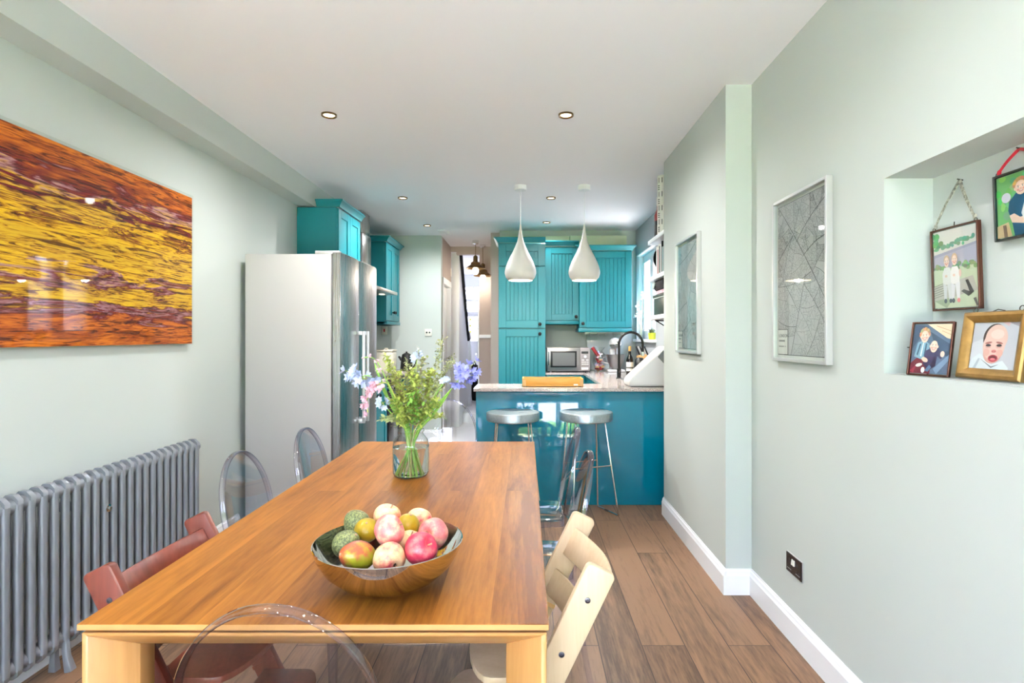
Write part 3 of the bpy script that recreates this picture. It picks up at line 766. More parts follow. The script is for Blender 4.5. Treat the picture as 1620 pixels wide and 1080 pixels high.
def cornice(t, w, d, z, sides=(1, 1), h=0.06, out=0.05, x_from=0.0, depth_end=None):
    prof = [(0, 0), (0.012, 0), (0.016, 0.012), (0.022, 0.02), (0.034, 0.038), (0.044, 0.044), (out, 0.048), (out, h), (0, h)]
    b = MB()
    ya = -0.02
    xl = -0.0; xr = w
    L = out if sides[0] else 0.0; Rr = out if sides[1] else 0.0
    n = len(prof)
    # front run, mitred at its open ends
    vs = [(xl - (o if sides[0] else 0), ya - o, z + q) for o, q in prof] + [(xr + (o if sides[1] else 0), ya - o, z + q) for o, q in prof]
    b.add(vs, [tuple(range(n)), tuple(range(2 * n - 1, n - 1, -1))] + [(i, i + n, (i + 1) % n + n, (i + 1) % n) for i in range(n)])
    de = d if depth_end is None else depth_end
    if sides[0]:
        vs = [(xl - o, ya - o, z + q) for o, q in prof] + [(xl - o, de, z + q) for o, q in prof]
        b.add(vs, [tuple(range(n)), tuple(range(2 * n - 1, n - 1, -1))] + [(i, i + n, (i + 1) % n + n, (i + 1) % n) for i in range(n)])
    if sides[1]:
        vs = [(xr + o, ya - o, z + q) for o, q in prof] + [(xr + o, de, z + q) for o, q in prof]
        b.add(vs, [tuple(range(n)), tuple(range(2 * n - 1, n - 1, -1))] + [(i, i + n, (i + 1) % n + n, (i + 1) % n) for i in range(n)])
    return b.build('cornice', M['teal'], t, weld=False, angle=30)

def carcass(t, w, d, z0, z1):
    b = MB(); b.box(0, w, 0.0, d, z0, z1)
    return b.build('cabinet_body', M['teal'], t, bevel=0.002, seg=1)

# left wall, over the fridge's far side: local x runs away from the camera, front faces right
t = thing('wall_cabinet', 'teal wall cupboard with a heavy cornice just above the steel fridge', 'cabinet')
carcass(t, 0.645, 0.345, 0.0, 0.626)
add_door(t, 'door', 0, 0.3225, 0, 0.62); add_door(t, 'door', 0.3225, 0.645, 0, 0.62)
cornice(t, 0.645, 0.345, 0.626, (1, 0), depth_end=0.17)
t.location = (-1.65, 4.955, 1.86); t.rotation_euler = (0, 0, R(90))
t = thing('wall_cabinet', 'teal two-door wall cupboard beyond the extractor, by the hall corner', 'cabinet')
carcass(t, 0.70, 0.345, 0.0, 0.97)
for i, kx in ((0, 0.31), (1, 0.39)): add_door(t, 'door', i * 0.35, i * 0.35 + 0.35, 0.045, 0.965, knob=(kx, 0.15))
cornice(t, 0.70, 0.345, 0.97, (1, 1))
b = MB(); b.box(0, 0.7, -0.03, 0.345, -0.0, 0.04); b.build('pelmet', M['teal'], t, bevel=0.006)
t.location = (-1.65, 6.64, 1.50); t.rotation_euler = (0, 0, R(90))

# extractor
t = thing('extractor_hood', 'steel extractor hood with a square chimney between two teal cupboards', 'extractor', (-1.78, 6.16, 1.82))
b = MB(); b.box(-2.0, -1.715, 5.97, 6.3, 1.9, 2.45); b.box(-2.0, -1.725, 5.98, 6.29, 2.452, CEIL); b.build('chimney', M['steel'], t, bevel=0.004, weld=False)
b = MB(); b.hexa([(-2.0, 5.72, 1.87), (-1.5, 5.72, 1.87), (-1.5, 6.6, 1.87), (-2.0, 6.6, 1.87), (-2.0, 5.95, 1.93), (-1.7, 5.95, 1.93), (-1.7, 6.32, 1.93), (-2.0, 6.32, 1.93)])
b.box(-2.0, -1.49, 5.71, 6.61, 1.835, 1.87); cp = b.build('canopy', M['steel_x'], t, bevel=0.003, weld=False)
for y in (5.92, 6.4):
    b = MB(); b.lathe([(0.0, 0.0), (0.03, 0.0), (0.032, 0.003)], 20, (-1.62, y, 1.831)); b.build('hood_light', M['lens'], cp)

# base cupboards on the left
LT = 0.905
t = thing('base_cabinet', 'teal base cupboard under the left worktop beside the fridge', 'cabinet')
carcass(t, 0.78, 0.555, 0.12, LT)
for i, kx in ((0, 0.345), (1, 0.435)): add_door(t, 'door', i * 0.39, i * 0.39 + 0.39, 0.14, LT - 0.01, knob=(kx, 0.8))
b = MB(); b.box(0, 0.78, 0.05, 0.5, 0, 0.12); b.build('plinth', M['teal'], t)
t.location = (-1.42, 4.955, 0); t.rotation_euler = (0, 0, R(90))
t = thing('range_cooker', 'black range cooker between the left base cupboards', 'cooker')
b = MB(); b.box(0, 0.88, 0, 0.555, 0.06, 0.92); b.build('cooker_body', M['hob'], t, bevel=0.005)
for i in range(2):
    b = MB(); b.box(0.03 + i * 0.42, 0.43 + i * 0.42, -0.03, 0.0, 0.15, 0.72); dd = b.build('door', M['hob'], t, bevel=0.006)
    b = MB(); b.tube([(0.07 + i * 0.42, -0.03, 0.66), (0.07 + i * 0.42, -0.065, 0.67), (0.39 + i * 0.42, -0.065, 0.67), (0.39 + i * 0.42, -0.03, 0.66)], 0.009, 8); b.build('handle', M['chrome'], dd)
for i in range(6):
    b = MB(); b.lathe([(0.022, 0), (0.02, 0.025), (0, 0.027)], 14); mm = Matrix.Translation((0.09 + i * 0.14, 0.0, 0.82)) @ Matrix.Rotation(R(90), 4, 'X'); b.v = [mm @ p for p in b.v]; b.build('knob', M['chrome'], t)
b = MB(); b.box(0.06, 0.82, 0.06, 0.52, 0.92, 0.935); b.build('hob_grate', M['black'], t, bevel=0.003)
t.location = (-1.42, 5.74, 0); t.rotation_euler = (0, 0, R(90))
t = thing('base_cabinet', 'teal base cupboard at the far end of the left worktop by the pale wall', 'cabinet')
carcass(t, 0.7, 0.555, 0.12, LT)
for i, kx in ((0, 0.305), (1, 0.395)): add_door(t, 'door', i * 0.35, i * 0.35 + 0.35, 0.14, LT - 0.01, knob=(kx, 0.8))
b = MB(); b.box(0, 0.7, 0.05, 0.5, 0, 0.12); b.build('plinth', M['teal'], t)
t.location = (-1.42, 6.63, 0); t.rotation_euler = (0, 0, R(90))
for y0, y1, lb in ((4.955, 5.735, 'speckled stone worktop beside the fridge on the left'), (6.63, 7.36, 'speckled stone worktop carrying the cream bread crock on the left')):
    b = MB(); b.box(-2.0, -1.39, y0, y1, LT, LT + 0.03); tag(b.build('worktop', M['granite'], bevel=0.004), lb, 'worktop')
t = thing('storage_crock', 'square cream storage bin behind the flowers on the left worktop', 'bin', (-1.70, 6.96, LT + 0.03))
b = MB(); b.box(-1.82, -1.605, 6.84, 7.08, LT + 0.03, LT + 0.27); b.build('bin_body', M['bin'], t, bevel=0.015)
b = MB(); b.box(-1.825, -1.60, 6.835, 7.085, LT + 0.272, LT + 0.295); b.box(-1.73, -1.69, 6.94, 6.98, LT + 0.295, LT + 0.315); b.build('lid', M['bin'], t, bevel=0.008, weld=False)
t = thing('kettle', 'black kettle at the end of the left worktop beside the cream bin', 'kettle', (-1.50, 7.15, LT + 0.03))
b = MB(); b.lathe([(0.075, 0), (0.08, 0.01), (0.07, 0.12), (0.055, 0.2), (0.03, 0.215), (0.012, 0.22), (0.012, 0.235), (0.0, 0.237)], 24, (-1.50, 7.15, LT + 0.03)); b.build('kettle_body', M['black'], t)
b = MB(); b.tube([(-1.43, 7.15, LT + 0.2), (-1.39, 7.15, LT + 0.2), (-1.38, 7.15, LT + 0.12), (-1.42, 7.15, LT + 0.06)], 0.011, 8); b.build('handle', M['black'], t)
b = MB(); b.tube([(-1.56, 7.15, LT + 0.16), (-1.6, 7.15, LT + 0.205)], [0.022, 0.012], 10); b.build('spout', M['black'], t)

# switches and sockets
t = thing('cooker_switch', 'white cooker switch with a red rocker under the left wall cupboard', 'switch', (-1.86, 7.49, 1.39))
b = MB(); b.box(-1.9, -1.825, 7.486, 7.5, 1.385, 1.49); b.build('plate', M['offwhite'], t, bevel=0.004)
b = MB(); b.box(-1.872, -1.855, 7.48, 7.487, 1.42, 1.46); b.build('rocker', M['redrib'], t, bevel=0.002)
t = thing('wall_socket', 'white wall plate with two dark dots on the pale wall by the hall', 'socket', (-1.285, 7.49, 1.355))
b = MB(); b.box(-1.333, -1.24, 7.488, 7.5, 1.365, 1.46); b.build('plate', M['offwhite'], t, bevel=0.004)
for x in (-1.305, -1.268):
    b = MB(); b.prism(arc(x, 1.412, 0.011, 0, 2 * pi, 14)[:-1], 7.484, 7.489, 'y'); b.build('outlet_hole', M['black'], t)
t = thing('light_switch', 'small brass light switch on the taupe hall wall', 'switch', (-0.485, 8.42, 1.5))
b = MB(); b.box(-0.52, -0.452, 8.418, 8.43, 1.515, 1.59); b.build('plate', M['offwhite'], t, bevel=0.003)
b = MB(); b.box(-0.505, -0.468, 8.408, 8.418, 1.55, 1.575); b.build('rocker', M['brass'], t, bevel=0.002)
b = MB(); b.lathe([(0.012, 0), (0.012, 0.02), (0.03, 0.03), (0.032, 0.05), (0.0, 0.06)], 16); mm = Matrix.Translation((-0.47, 8.43, 0.80)) @ Matrix.Rotation(R(90), 4, 'X'); b.v = [mm @ p for p in b.v]
tag(b.build('door_knob', M['blackmetal']), 'dark round knob low on the taupe hall wall', 'knob')
t = thing('rucksack', 'black bag on the hall floor by the front door', 'bag', (-0.95, 10.6, 0.16))
b = MB(); b.ellipsoid((-0.95, 10.6, 0.16 + 0.34), 0.2, 0.17, 0.34, 18, 12); b.build('bag_body', M['bag'], t)
b = MB(); b.tube([(-0.99, 10.55, 0.8), (-0.95, 10.5, 0.9), (-0.91, 10.55, 0.8)], 0.014, 8); b.build('handle', M['bag'], t)

# tall larder cupboard and the wall cupboards on the back wall (fronts face the camera)
FR = 6.55
t = thing('tall_cabinet', 'tall teal larder cupboard with plank-effect doors beside the hall', 'cabinet')
TH = 2.435
carcass(t, 0.54, BACK - FR - 0.025, 0.12, TH)
add_door(t, 'flap_door', 0, 0.54, 2.17, TH - 0.01, groove=True, st=0.085, step=0.047)
add_door(t, 'door', 0, 0.54, 1.455, 2.16, groove=True, knob=(0.475, 1.5), st=0.085, step=0.047)
add_door(t, 'door', 0, 0.54, 0.14, 1.445, groove=True, knob=(0.475, 1.39), st=0.085, step=0.047)
cornice(t, 0.54, BACK - FR - 0.025, TH, (1, 0))
b = MB(); b.box(0, 0.54, 0.05, 0.5, 0, 0.12); b.build('plinth', M['teal'], t)
t.location = (-0.315, FR, 0)
t = thing('wall_cabinet', 'narrow teal wall cupboard above the microwave', 'cabinet')
carcass(t, 0.405, 0.35, 0, 0.93)
add_door(t, 'door', 0.0, 0.405, 0.045, 0.92, groove=True, knob=(0.37, 0.09), st=0.075, step=0.045)
cornice(t, 0.405, 0.35, 0.93, (0, 0))
b = MB(); b.box(0, 0.405, -0.028, 0.35, 0, 0.04); b.build('pelmet', M['teal'], t, bevel=0.006)
t.location = (0.227, 6.80, 1.505)
t = thing('wall_cabinet', 'wide teal wall cupboard beside the window, set lower than its neighbour', 'cabinet')
carcass(t, 0.62, 0.39, 0, 0.965)
add_door(t, 'door', 0.0, 0.62, 0.05, 0.955, groove=True, knob=(0.04, 0.1), st=0.075, step=0.047)
cornice(t, 0.62, 0.39, 0.965, (1, 1))
b = MB(); b.box(-0.012, 0.62, -0.03, 0.39, 0, 0.045); b.build('pelmet', M['teal'], t, bevel=0.006)
t.location = (0.634, 6.755, 1.412)

# breakfast bar, sink run and worktop
WT = 0.943
t = thing('breakfast_bar', 'glossy teal breakfast bar front behind the two stools', 'breakfast bar', (0.33, 4.6, 0))
b = MB(); b.prism([(4.593, 0.0), (4.613, 0.0), (4.634, WT - 0.026), (4.614, WT - 0.026)], -0.405, KX - 0.006, 'x'); b.build('front_panel', M['teal_gloss'], t, bevel=0.0015)
b = MB(); b.box(-0.40, KX - 0.01, 4.64, 4.98, 0.0, WT - 0.026); b.build('cabinet_body', M['teal'], t)
t = thing('base_cabinet', 'teal base cupboards under the sink run along the window wall', 'cabinet', (1.0, 5.8, 0))
b = MB(); b.box(0.70, KX - 0.025, 4.99, 6.53, 0.12, WT - 0.028); b.build('cabinet_body', M['teal'], t, bevel=0.002)
for i in range(3):
    b = MB(Matrix.Translation((0.70, 6.5 - i * 0.5, 0)) @ Matrix.Rotation(R(-90), 4, 'Z')); door_panel(b, 0.002, 0.496, 0.14, 0.9); b.build('door', M['teal'], t, bevel=0.002, weld=False)
t = thing('base_cabinet', 'teal base cupboard under the microwave on the back wall', 'cabinet')
carcass(t, 1.14, 0.55, 0.12, WT - 0.028)
for i in range(2): add_door(t, 'door', i * 0.235, i * 0.235 + 0.235, 0.14, WT - 0.035)
t.location = (0.23, 6.57, 0)
b = MB()
b.box(-0.42, KX, 4.56, 5.02, WT - 0.024, WT); b.box(0.66, KX, 5.02, 6.55, WT - 0.024, WT); b.box(0.226, KX, 6.55, BACK, WT - 0.024, WT)
tag(b.build('worktop', M['granite'], flat=True), 'pale speckled stone worktop wrapping the breakfast bar and sink run', 'worktop')
b = MB(); b.box(0.95, 1.24, 5.35, 5.85, WT, WT + 0.004); b.build
t = thing('sink', 'steel sink let into the worktop under the tap', 'sink', (1.1, 5.4, WT))
b = MB(); b.box(0.92, 1.30, 5.32, 5.345, WT, WT + 0.004); b.box(0.92, 1.3, 5.60, 5.625, WT, WT + 0.004); b.box(0.92, 0.945, 5.345, 5.6, WT, WT + 0.004); b.box(1.275, 1.3, 5.345, 5.6, WT, WT + 0.004); b.build('rim', M['steel_x'], t, weld=False)
b = MB(); b.box(0.945, 1.275, 5.345, 5.60, WT, WT + 0.0015); b.build('bowl', M['steel_dark'], t)

# ------------------------------------------------------------------ fridge
FX0, FX1, FY0, FY1, FH = -1.95, -1.278, 3.95, 4.915, 1.945
t = thing('fridge_freezer', 'tall steel two-door fridge freezer standing against the left wall', 'fridge', (-1.61, 4.43, 0))
b = MB(); b.box(FX0, FX1 - 0.075, FY0, FY1, 0.02, FH - 0.012); b.build('fridge_body', M['fridge_side'], t, bevel=0.004)
ym = FY0 + 0.44
for i, (y0, y1) in enumerate(((FY0 + 0.002, ym - 0.002), (ym + 0.002, FY1 - 0.002))):
    # door slab with a softly bowed front
    n = 8; prof = []
    for k in range(n + 1):
        y = y0 + (y1 - y0) * k / n; e = abs(2 * k / n - 1)
        prof.append((FX1 - 0.012 * e ** 3, y))
    prof += [(FX1 - 0.066, y1), (FX1 - 0.066, y0)]
    b = MB(); b.prism(prof, 0.10, FH, 'z'); dr = b.build('door', M['steel'], t, bevel=0.003, seg=1)
    yh = ym - 0.055 if i == 0 else ym + 0.055
    b = MB()
    b.box(FX1 + 0.032, FX1 + 0.052, yh - 0.012, yh + 0.012, 0.70, 1.40)
    b.box(FX1 - 0.004, FX1 + 0.034, yh - 0.012, yh + 0.012, 1.37, 1.40); b.box(FX1 - 0.004, FX1 + 0.034, yh - 0.012, yh + 0.012, 0.70, 0.73)
    b.build('handle', M['alu'], dr, bevel=0.003, weld=False)
b = MB(); b.box(FX0 + 0.02, FX1 - 0.05, FY0 + 0.02, FY1 - 0.02, 0.0, 0.1); b.build('plinth', M['smoke'], t)
for y in (FY0 + 0.03, FY1 - 0.03):
    b = MB(); b.box(FX1 - 0.19, FX1 - 0.02, y - 0.022, y + 0.022, FH - 0.012, FH + 0.012); b.build('hinge_cover', M['alu'], t, bevel=0.004)
b = MB(); b.lathe([(0.004, 0), (0.004, 0.003), (0, 0.003)], 10); mm = Matrix.Translation((FX1 - 0.045, FY0 + 0.002, 1.33)) @ Matrix.Rotation(R(90), 4, 'X'); b.v = [mm @ p for p in b.v]; b.build('screw_cap', M['brass'], t)

# ------------------------------------------------------------------ radiator
t = thing('column_radiator', 'long grey two-column radiator on the left wall under the artwork', 'radiator', (-1.9, 2.4, 0))
XB, XF, ZT, ZB = -1.932, -1.862, 0.772, 0.10
def radiator_section(y, foot):
    b = MB()
    prof = [(0.5 * 0.03 * (abs(cos(a)) ** 0.7) * (1 if cos(a) > 0 else -1), 0.5 * 0.026 * (abs(sin(a)) ** 0.7) * (1 if sin(a) > 0 else -1)) for a in [2 * pi * i / 12 for i in range(12)]]
    def col(x):
        b.sweep([(x, y, ZB + 0.03), (x, y, ZT - 0.03)], [(p, q) for p, q in prof], up=(0, 1, 0))
    xf, xb = XF - 0.013, XB + 0.013
    col(xf); col(xb)
    # flat-topped hoops that bridge the columns at top and bottom
    hoop = [(xf, ZT - 0.05), (xf, ZT - 0.018), (xf - 0.012, ZT - 0.006), (xb + 0.012, ZT - 0.006), (xb, ZT - 0.018), (xb, ZT - 0.05)]
    b.sweep([(x, y, z) for x, z in hoop], [(-0.011, -0.012), (0.011, -0.012), (0.011, 0.009), (-0.011, 0.009)], up=(0, 1, 0))
    hb = [(x, ZB + ZT - z) for x, z in hoop]
    b.sweep([(x, y, z) for x, z in hb], [(-0.011, -0.012), (0.011, -0.012), (0.011, 0.009), (-0.011, 0.009)], up=(0, 1, 0))
    for z in (ZT - 0.04, ZB + 0.04):
        mm = Matrix.Translation(((xf + xb) / 2, y, z)) @ Matrix.Rotation(R(-90), 4, 'X')
        c = MB(mm); c.lathe([(0.0, -0.0275), (0.02, -0.0275), (0.022, -0.02), (0.03, -0.012), (0.031, 0.012), (0.022, 0.02), (0.02, 0.0265), (0.0, 0.0265)], 16)
        n0 = len(b.v); b.v += c.v; b.f += [[i + n0 for i in f] for f in c.f]; b.c += c.c; b.fm += c.fm
    return b.build('section', M['radiator'], t, weld=False, angle=50)
y_end, pitch = 3.235, 0.0541
first = radiator_section(y_end, False)
base = first.data
for i in range(1, 29):
    s = first.copy(); COL.objects.link(s); s.location = (0, -i * pitch, 0)
for i in (1, 17):
    y = y_end - i * pitch
    for x, dx in ((XF - 0.013, 0.022), (XB + 0.013, 0.0)):
        b = MB(); b.sweep([(x, y, 0.13), (x + dx * 0.3, y, 0.06), (x + dx, y, 0.0)], [(-0.013, -0.012), (0.013, -0.012), (0.013, 0.012), (-0.013, 0.012)], up=(0, 1, 0), scale=[0.9, 0.9, 1.25])
        b.build('foot', M['radiator'], t, bevel=0.003)
b = MB(); mm = Matrix.Translation((-1.874, 2.54, 0.594)) @ Matrix.Rotation(R(90), 4, 'Y'); b.lathe([(0.011, 0), (0.011, 0.006), (0.017, 0.008), (0.017, 0.014), (0.008, 0.016), (0.007, 0.022), (0, 0.022)], 16); b.v = [mm @ p for p in b.v]
b.box(-1.93, -1.874, 2.528, 2.552, 0.565, 0.622)
b.build('wall_stay', M['chrome'], t, weld=False)
b = MB(); b.box(-2.0, -1.93, 2.4, 2.42, 0.62, 0.66); b.build('wall_bracket', M['radiator'], t)
b = MB(); mm = Matrix.Translation((-1.897, y_end + 0.027, ZT - 0.04)) @ Matrix.Rotation(R(-90), 4, 'X'); b.lathe([(0.026, 0), (0.026, 0.012), (0.02, 0.018), (0, 0.02)], 18); b.v = [mm @ p for p in b.v]; b.build('end_plug', M['radiator'], t)

# ------------------------------------------------------------------ artwork
AY0, AY1, AZ0, AZ1 = 1.70, 3.36, 1.318, 2.176
t = thing('wall_art', 'large glossy orange and yellow abstract panel on the left wall', 'artwork', (-1.97, 2.53, AZ0))
b = MB(); b.box(-1.978, -1.972, AY0, AY1, AZ0, AZ1); b.build('print', M['art'], t)
b = MB(); b.box(-1.9715, -1.966, AY0 - 0.006, AY1 + 0.006, AZ0 - 0.006, AZ1 + 0.012); b.build('acrylic_sheet', M['acrylic'], t)
for y in (AY0 + 0.12, AY1 - 0.12):
    for z in (AZ0 + 0.1, AZ1 - 0.1):
        b = MB(); b.box(-2.0, -1.979, y - 0.02, y + 0.02, z - 0.02, z + 0.02); b.build('standoff', M['alu'], t)

# ------------------------------------------------------------------ dining table
TX0, TX1, TY0, TY1, TZ = -0.952, 0.048, 1.207, 3.303, 0.75
t = thing('dining_table', 'long honey-coloured wooden dining table with mitred block legs', 'table', (-0.452, 2.25, 0))
b = MB()
ymid = 2.24
b.box(TX0, TX1, TY0, TY1, TZ - 0.0135, TZ); b.cur = 1
b.box(TX0 - 0.0006, TX1 + 0.0006, TY0 - 0.0008, TY0 + 0.004, TZ - 0.0135, TZ - 0.0004); b.box(TX1 - 0.004, TX1 + 0.0006, TY0 + 0.004, TY1, TZ - 0.0135, TZ - 0.0004)
b.box(TX0 - 0.0006, TX0 + 0.004, TY0 + 0.004, TY1, TZ - 0.0135, TZ - 0.0004)
b.build('tabletop', [M['table'], M['table_edge']], t, bevel=0.0008, seg=1, weld=False)
b = MB(); b.box(TX0 + 0.02, TX1 - 0.02, TY0 + 0.02, TY1 - 0.02, TZ - 0.021, TZ - 0.0135); b.build('shadow_gap', M['mahogany'], t)
A0 = TZ - 0.021
def end_frame(yo, sgn):
    """mitred apron and two legs with a deep inward chamfer; sgn = +1 for the end nearer the camera"""
    xo0, xo1 = TX0 + 0.006, TX1 - 0.004
    zo = A0; st = 0.012; dp = 0.055
    zi = A0 - 0.052; wi = 0.088
    Y = lambda v: yo + sgn * v
    # each member: cross-section corners as (distance from outer edge, depth)
    for side in (-1, 1):
        xo = xo0 if side < 0 else xo1
        X = lambda v: xo - side * v
        b = MB()
        sec = [(0, 0.0), (st, 0.0), (wi, dp), (wi, 0.105), (0, 0.105)]
        vs = [(X(u), Y(v), 0.0) for u, v in sec] + [(X(u), Y(v), zo - u * (0.052 / wi)) for u, v in sec]
        k = len(sec)
        b.add(vs, [tuple(range(k)), tuple(range(2 * k - 1, k - 1, -1))] + [(i, (i + 1) % k, (i + 1) % k + k, i + k) for i in range(k)])
        b.build('leg', M['table_leg'], t, bevel=0.0012, seg=1)
    b = MB()
    # apron spanning between the mitres: rows of (height drop, depth, inset)
    sec = [(0, 0.0), (0.052 * st / wi, 0.0), (0.052, dp), (0.052, 0.105), (0, 0.105)]
    vs = [(xo0 + u * wi / 0.052, Y(v), zo - u) for u, v in sec] + [(xo1 - u * wi / 0.052, Y(v), zo - u) for u, v in sec]
    k = len(sec)
    b.add(vs, [tuple(range(k)), tuple(range(2 * k - 1, k - 1, -1))] + [(i, (i + 1) % k, (i + 1) % k + k, i + k) for i in range(k)])
    b.build('apron', M['table_edge'], t, bevel=0.0012, seg=1)
end_frame(TY0 + 0.004, 1); end_frame(TY1 - 0.004, -1)
for x0, x1 in ((TX0 + 0.01, TX0 + 0.04), (TX1 - 0.038, TX1 - 0.008)):
    b = MB(); b.box(x0, x1, TY0 + 0.11, TY1 - 0.11, A0 - 0.05, A0); b.build('side_rail', M['table_leg'], t, bevel=0.002)

# ------------------------------------------------------------------ clear chairs
def ghost_chair(label):
    t = thing('ghost_chair', label, 'chair', (0, 0, 0), 'clear plastic dining chairs')
    # outline of back and rear legs: list of (x, z, y)
    def ydepth(z):
        if z < 0.46: return -0.185 - 0.075 * ((0.46 - z) / 0.46) ** 1.3
        return -0.185 - 0.085 * ((z - 0.46) / 0.43) ** 1.2
    half = []
    for i in range(9): z = 0.0 + 0.46 * i / 8; half.append((0.165 - 0.004 * i / 8 , z))
    for i in range(1, 8): z = 0.46 + 0.2 * i / 8; half.append((0.161 + 0.026 * sin(pi / 2 * i / 8), z))
    for i in range(0, 17): a = pi / 2 * i / 16; half.append((0.187 * cos(a), 0.66 + 0.225 * sin(a)))
    path = [(x, z) for x, z in half] + [(-x, z) for x, z in reversed(half[:-1])]
    P = [(x, ydepth(z), z) for x, z in path]
    wid = [1.0 + 0.55 * max(0, 1 - abs(z - 0.52) / 0.16) for x, z in path]
    prof = [(-0.011, -0.003), (-0.008, -0.005), (0.008, -0.005), (0.011, -0.003), (0.011, 0.003), (0.008, 0.005), (-0.008, 0.005), (-0.011, 0.003)]
    b = MB(); b.sweep(P, prof, up=(0, 1, 0.15), scale=None)
    b.build('back_frame', M['clear_rim'], t, angle=40)
    # bowed back panel between the sides
    b = MB(); rows = []
    zs = [0.485 + (0.877 - 0.485) * i / 22 for i in range(23)]
    def hw(z):
        if z < 0.66: return 0.161 + 0.026 * sin(pi / 2 * max(0, (z - 0.46)) / 0.2) - 0.004
        return 0.187 * sqrt(max(0, 1 - ((z - 0.66) / 0.225) ** 2)) - 0.004
    nx = 12; vs = []
    for side in (0, 1):
        for z in zs:
            for j in range(nx + 1):
                u = 2 * j / nx - 1; x = max(hw(z), 0.003) * u
                vs.append((x, ydepth(z) - 0.022 * (1 - (x / 0.19) ** 2) + 0.012 - 0.0045 * side, z))
    fs = []; m_ = nx + 1; q = m_ * len(zs)
    for i in range(len(zs) - 1):
        for j in range(nx):
            a = i * m_ + j; fs.append((a, a + 1, a + m_ + 1, a + m_)); fs.append((q + a, q + a + m_, q + a + m_ + 1, q + a + 1))
    rim = [i * m_ for i in range(len(zs))] + [(len(zs) - 1) * m_ + j for j in range(1, m_)] + [i * m_ + nx for i in range(len(zs) - 2, -1, -1)] + list(range(nx - 1, 0, -1))
    for i in range(len(rim)):
        a, c = rim[i], rim[(i + 1) % len(rim)]; fs.append((a, q + a, q + c, c))
    b.add(vs, fs); b.build('backrest', M['clear'], t, angle=40)
    # seat: rounded square dish
    def rr(w0, w1, y0, y1, r):
        pts = []
        for cx, cy, a0 in ((w1 - r, y1 - r, 0), (-w1 + r, y1 - r, pi / 2), (-w0 + r, y0 + r, pi), (w0 - r, y0 + r, 1.5 * pi)):
            for i in range(5): a = a0 + pi / 2 * i / 4; pts.append((cx + r * cos(a), cy + r * sin(a)))
        return pts
    b = MB(); b.prism(rr(0.16, 0.195, -0.19, 0.20, 0.03), 0.452, 0.462, 'z'); b.build('seat', M['clear'], t, bevel=0.003)
    b = MB(); ring = rr(0.158, 0.193, -0.188, 0.198, 0.03)
    b.sweep([(x, y, 0.443) for x, y in ring], [(-0.018, -0.003), (0.018, -0.003), (0.018, 0.003), (-0.018, 0.003)], up=(0, 0, 1), closed=True); b.build('seat_rim', M['clear_rim'], t)
    for s in (-1, 1):
        b = MB(); b.sweep([(s * 0.172, 0.178, 0.45), (s * 0.175, 0.182, 0.25), (s * 0.178, 0.186, 0.0)], [(-0.019, -0.019), (0.019, -0.019), (0.019, 0.019), (-0.019, 0.019)], up=(0, 1, 0), scale=[1.05, 0.9, 0.65])
        b.build('leg', M['clear_rim'], t, bevel=0.003)
    return t
g0 = ghost_chair('clear plastic chair with its back to the viewer at the near end of the table')
g0.location = (-0.452, 1.262, 0)
dup(g0, (-0.915, 2.33, 0), R(-90), 'clear plastic chair on the left of the table, nearer the red high chair')
dup(g0, (-0.875, 2.93, 0), R(-90), 'clear plastic chair on the left of the table in front of the fridge')
dup(g0, (-0.005, 2.34, 0), R(90), 'clear plastic chair on the right of the table, next to the pale high chair')
dup(g0, (0.0, 2.95, 0), R(90), 'clear plastic chair on the right of the table, nearest the breakfast bar')
dup(g0, (-0.52, 3.45, 0), R(180), 'clear plastic chair at the far end of the table behind the flowers', 1.07)

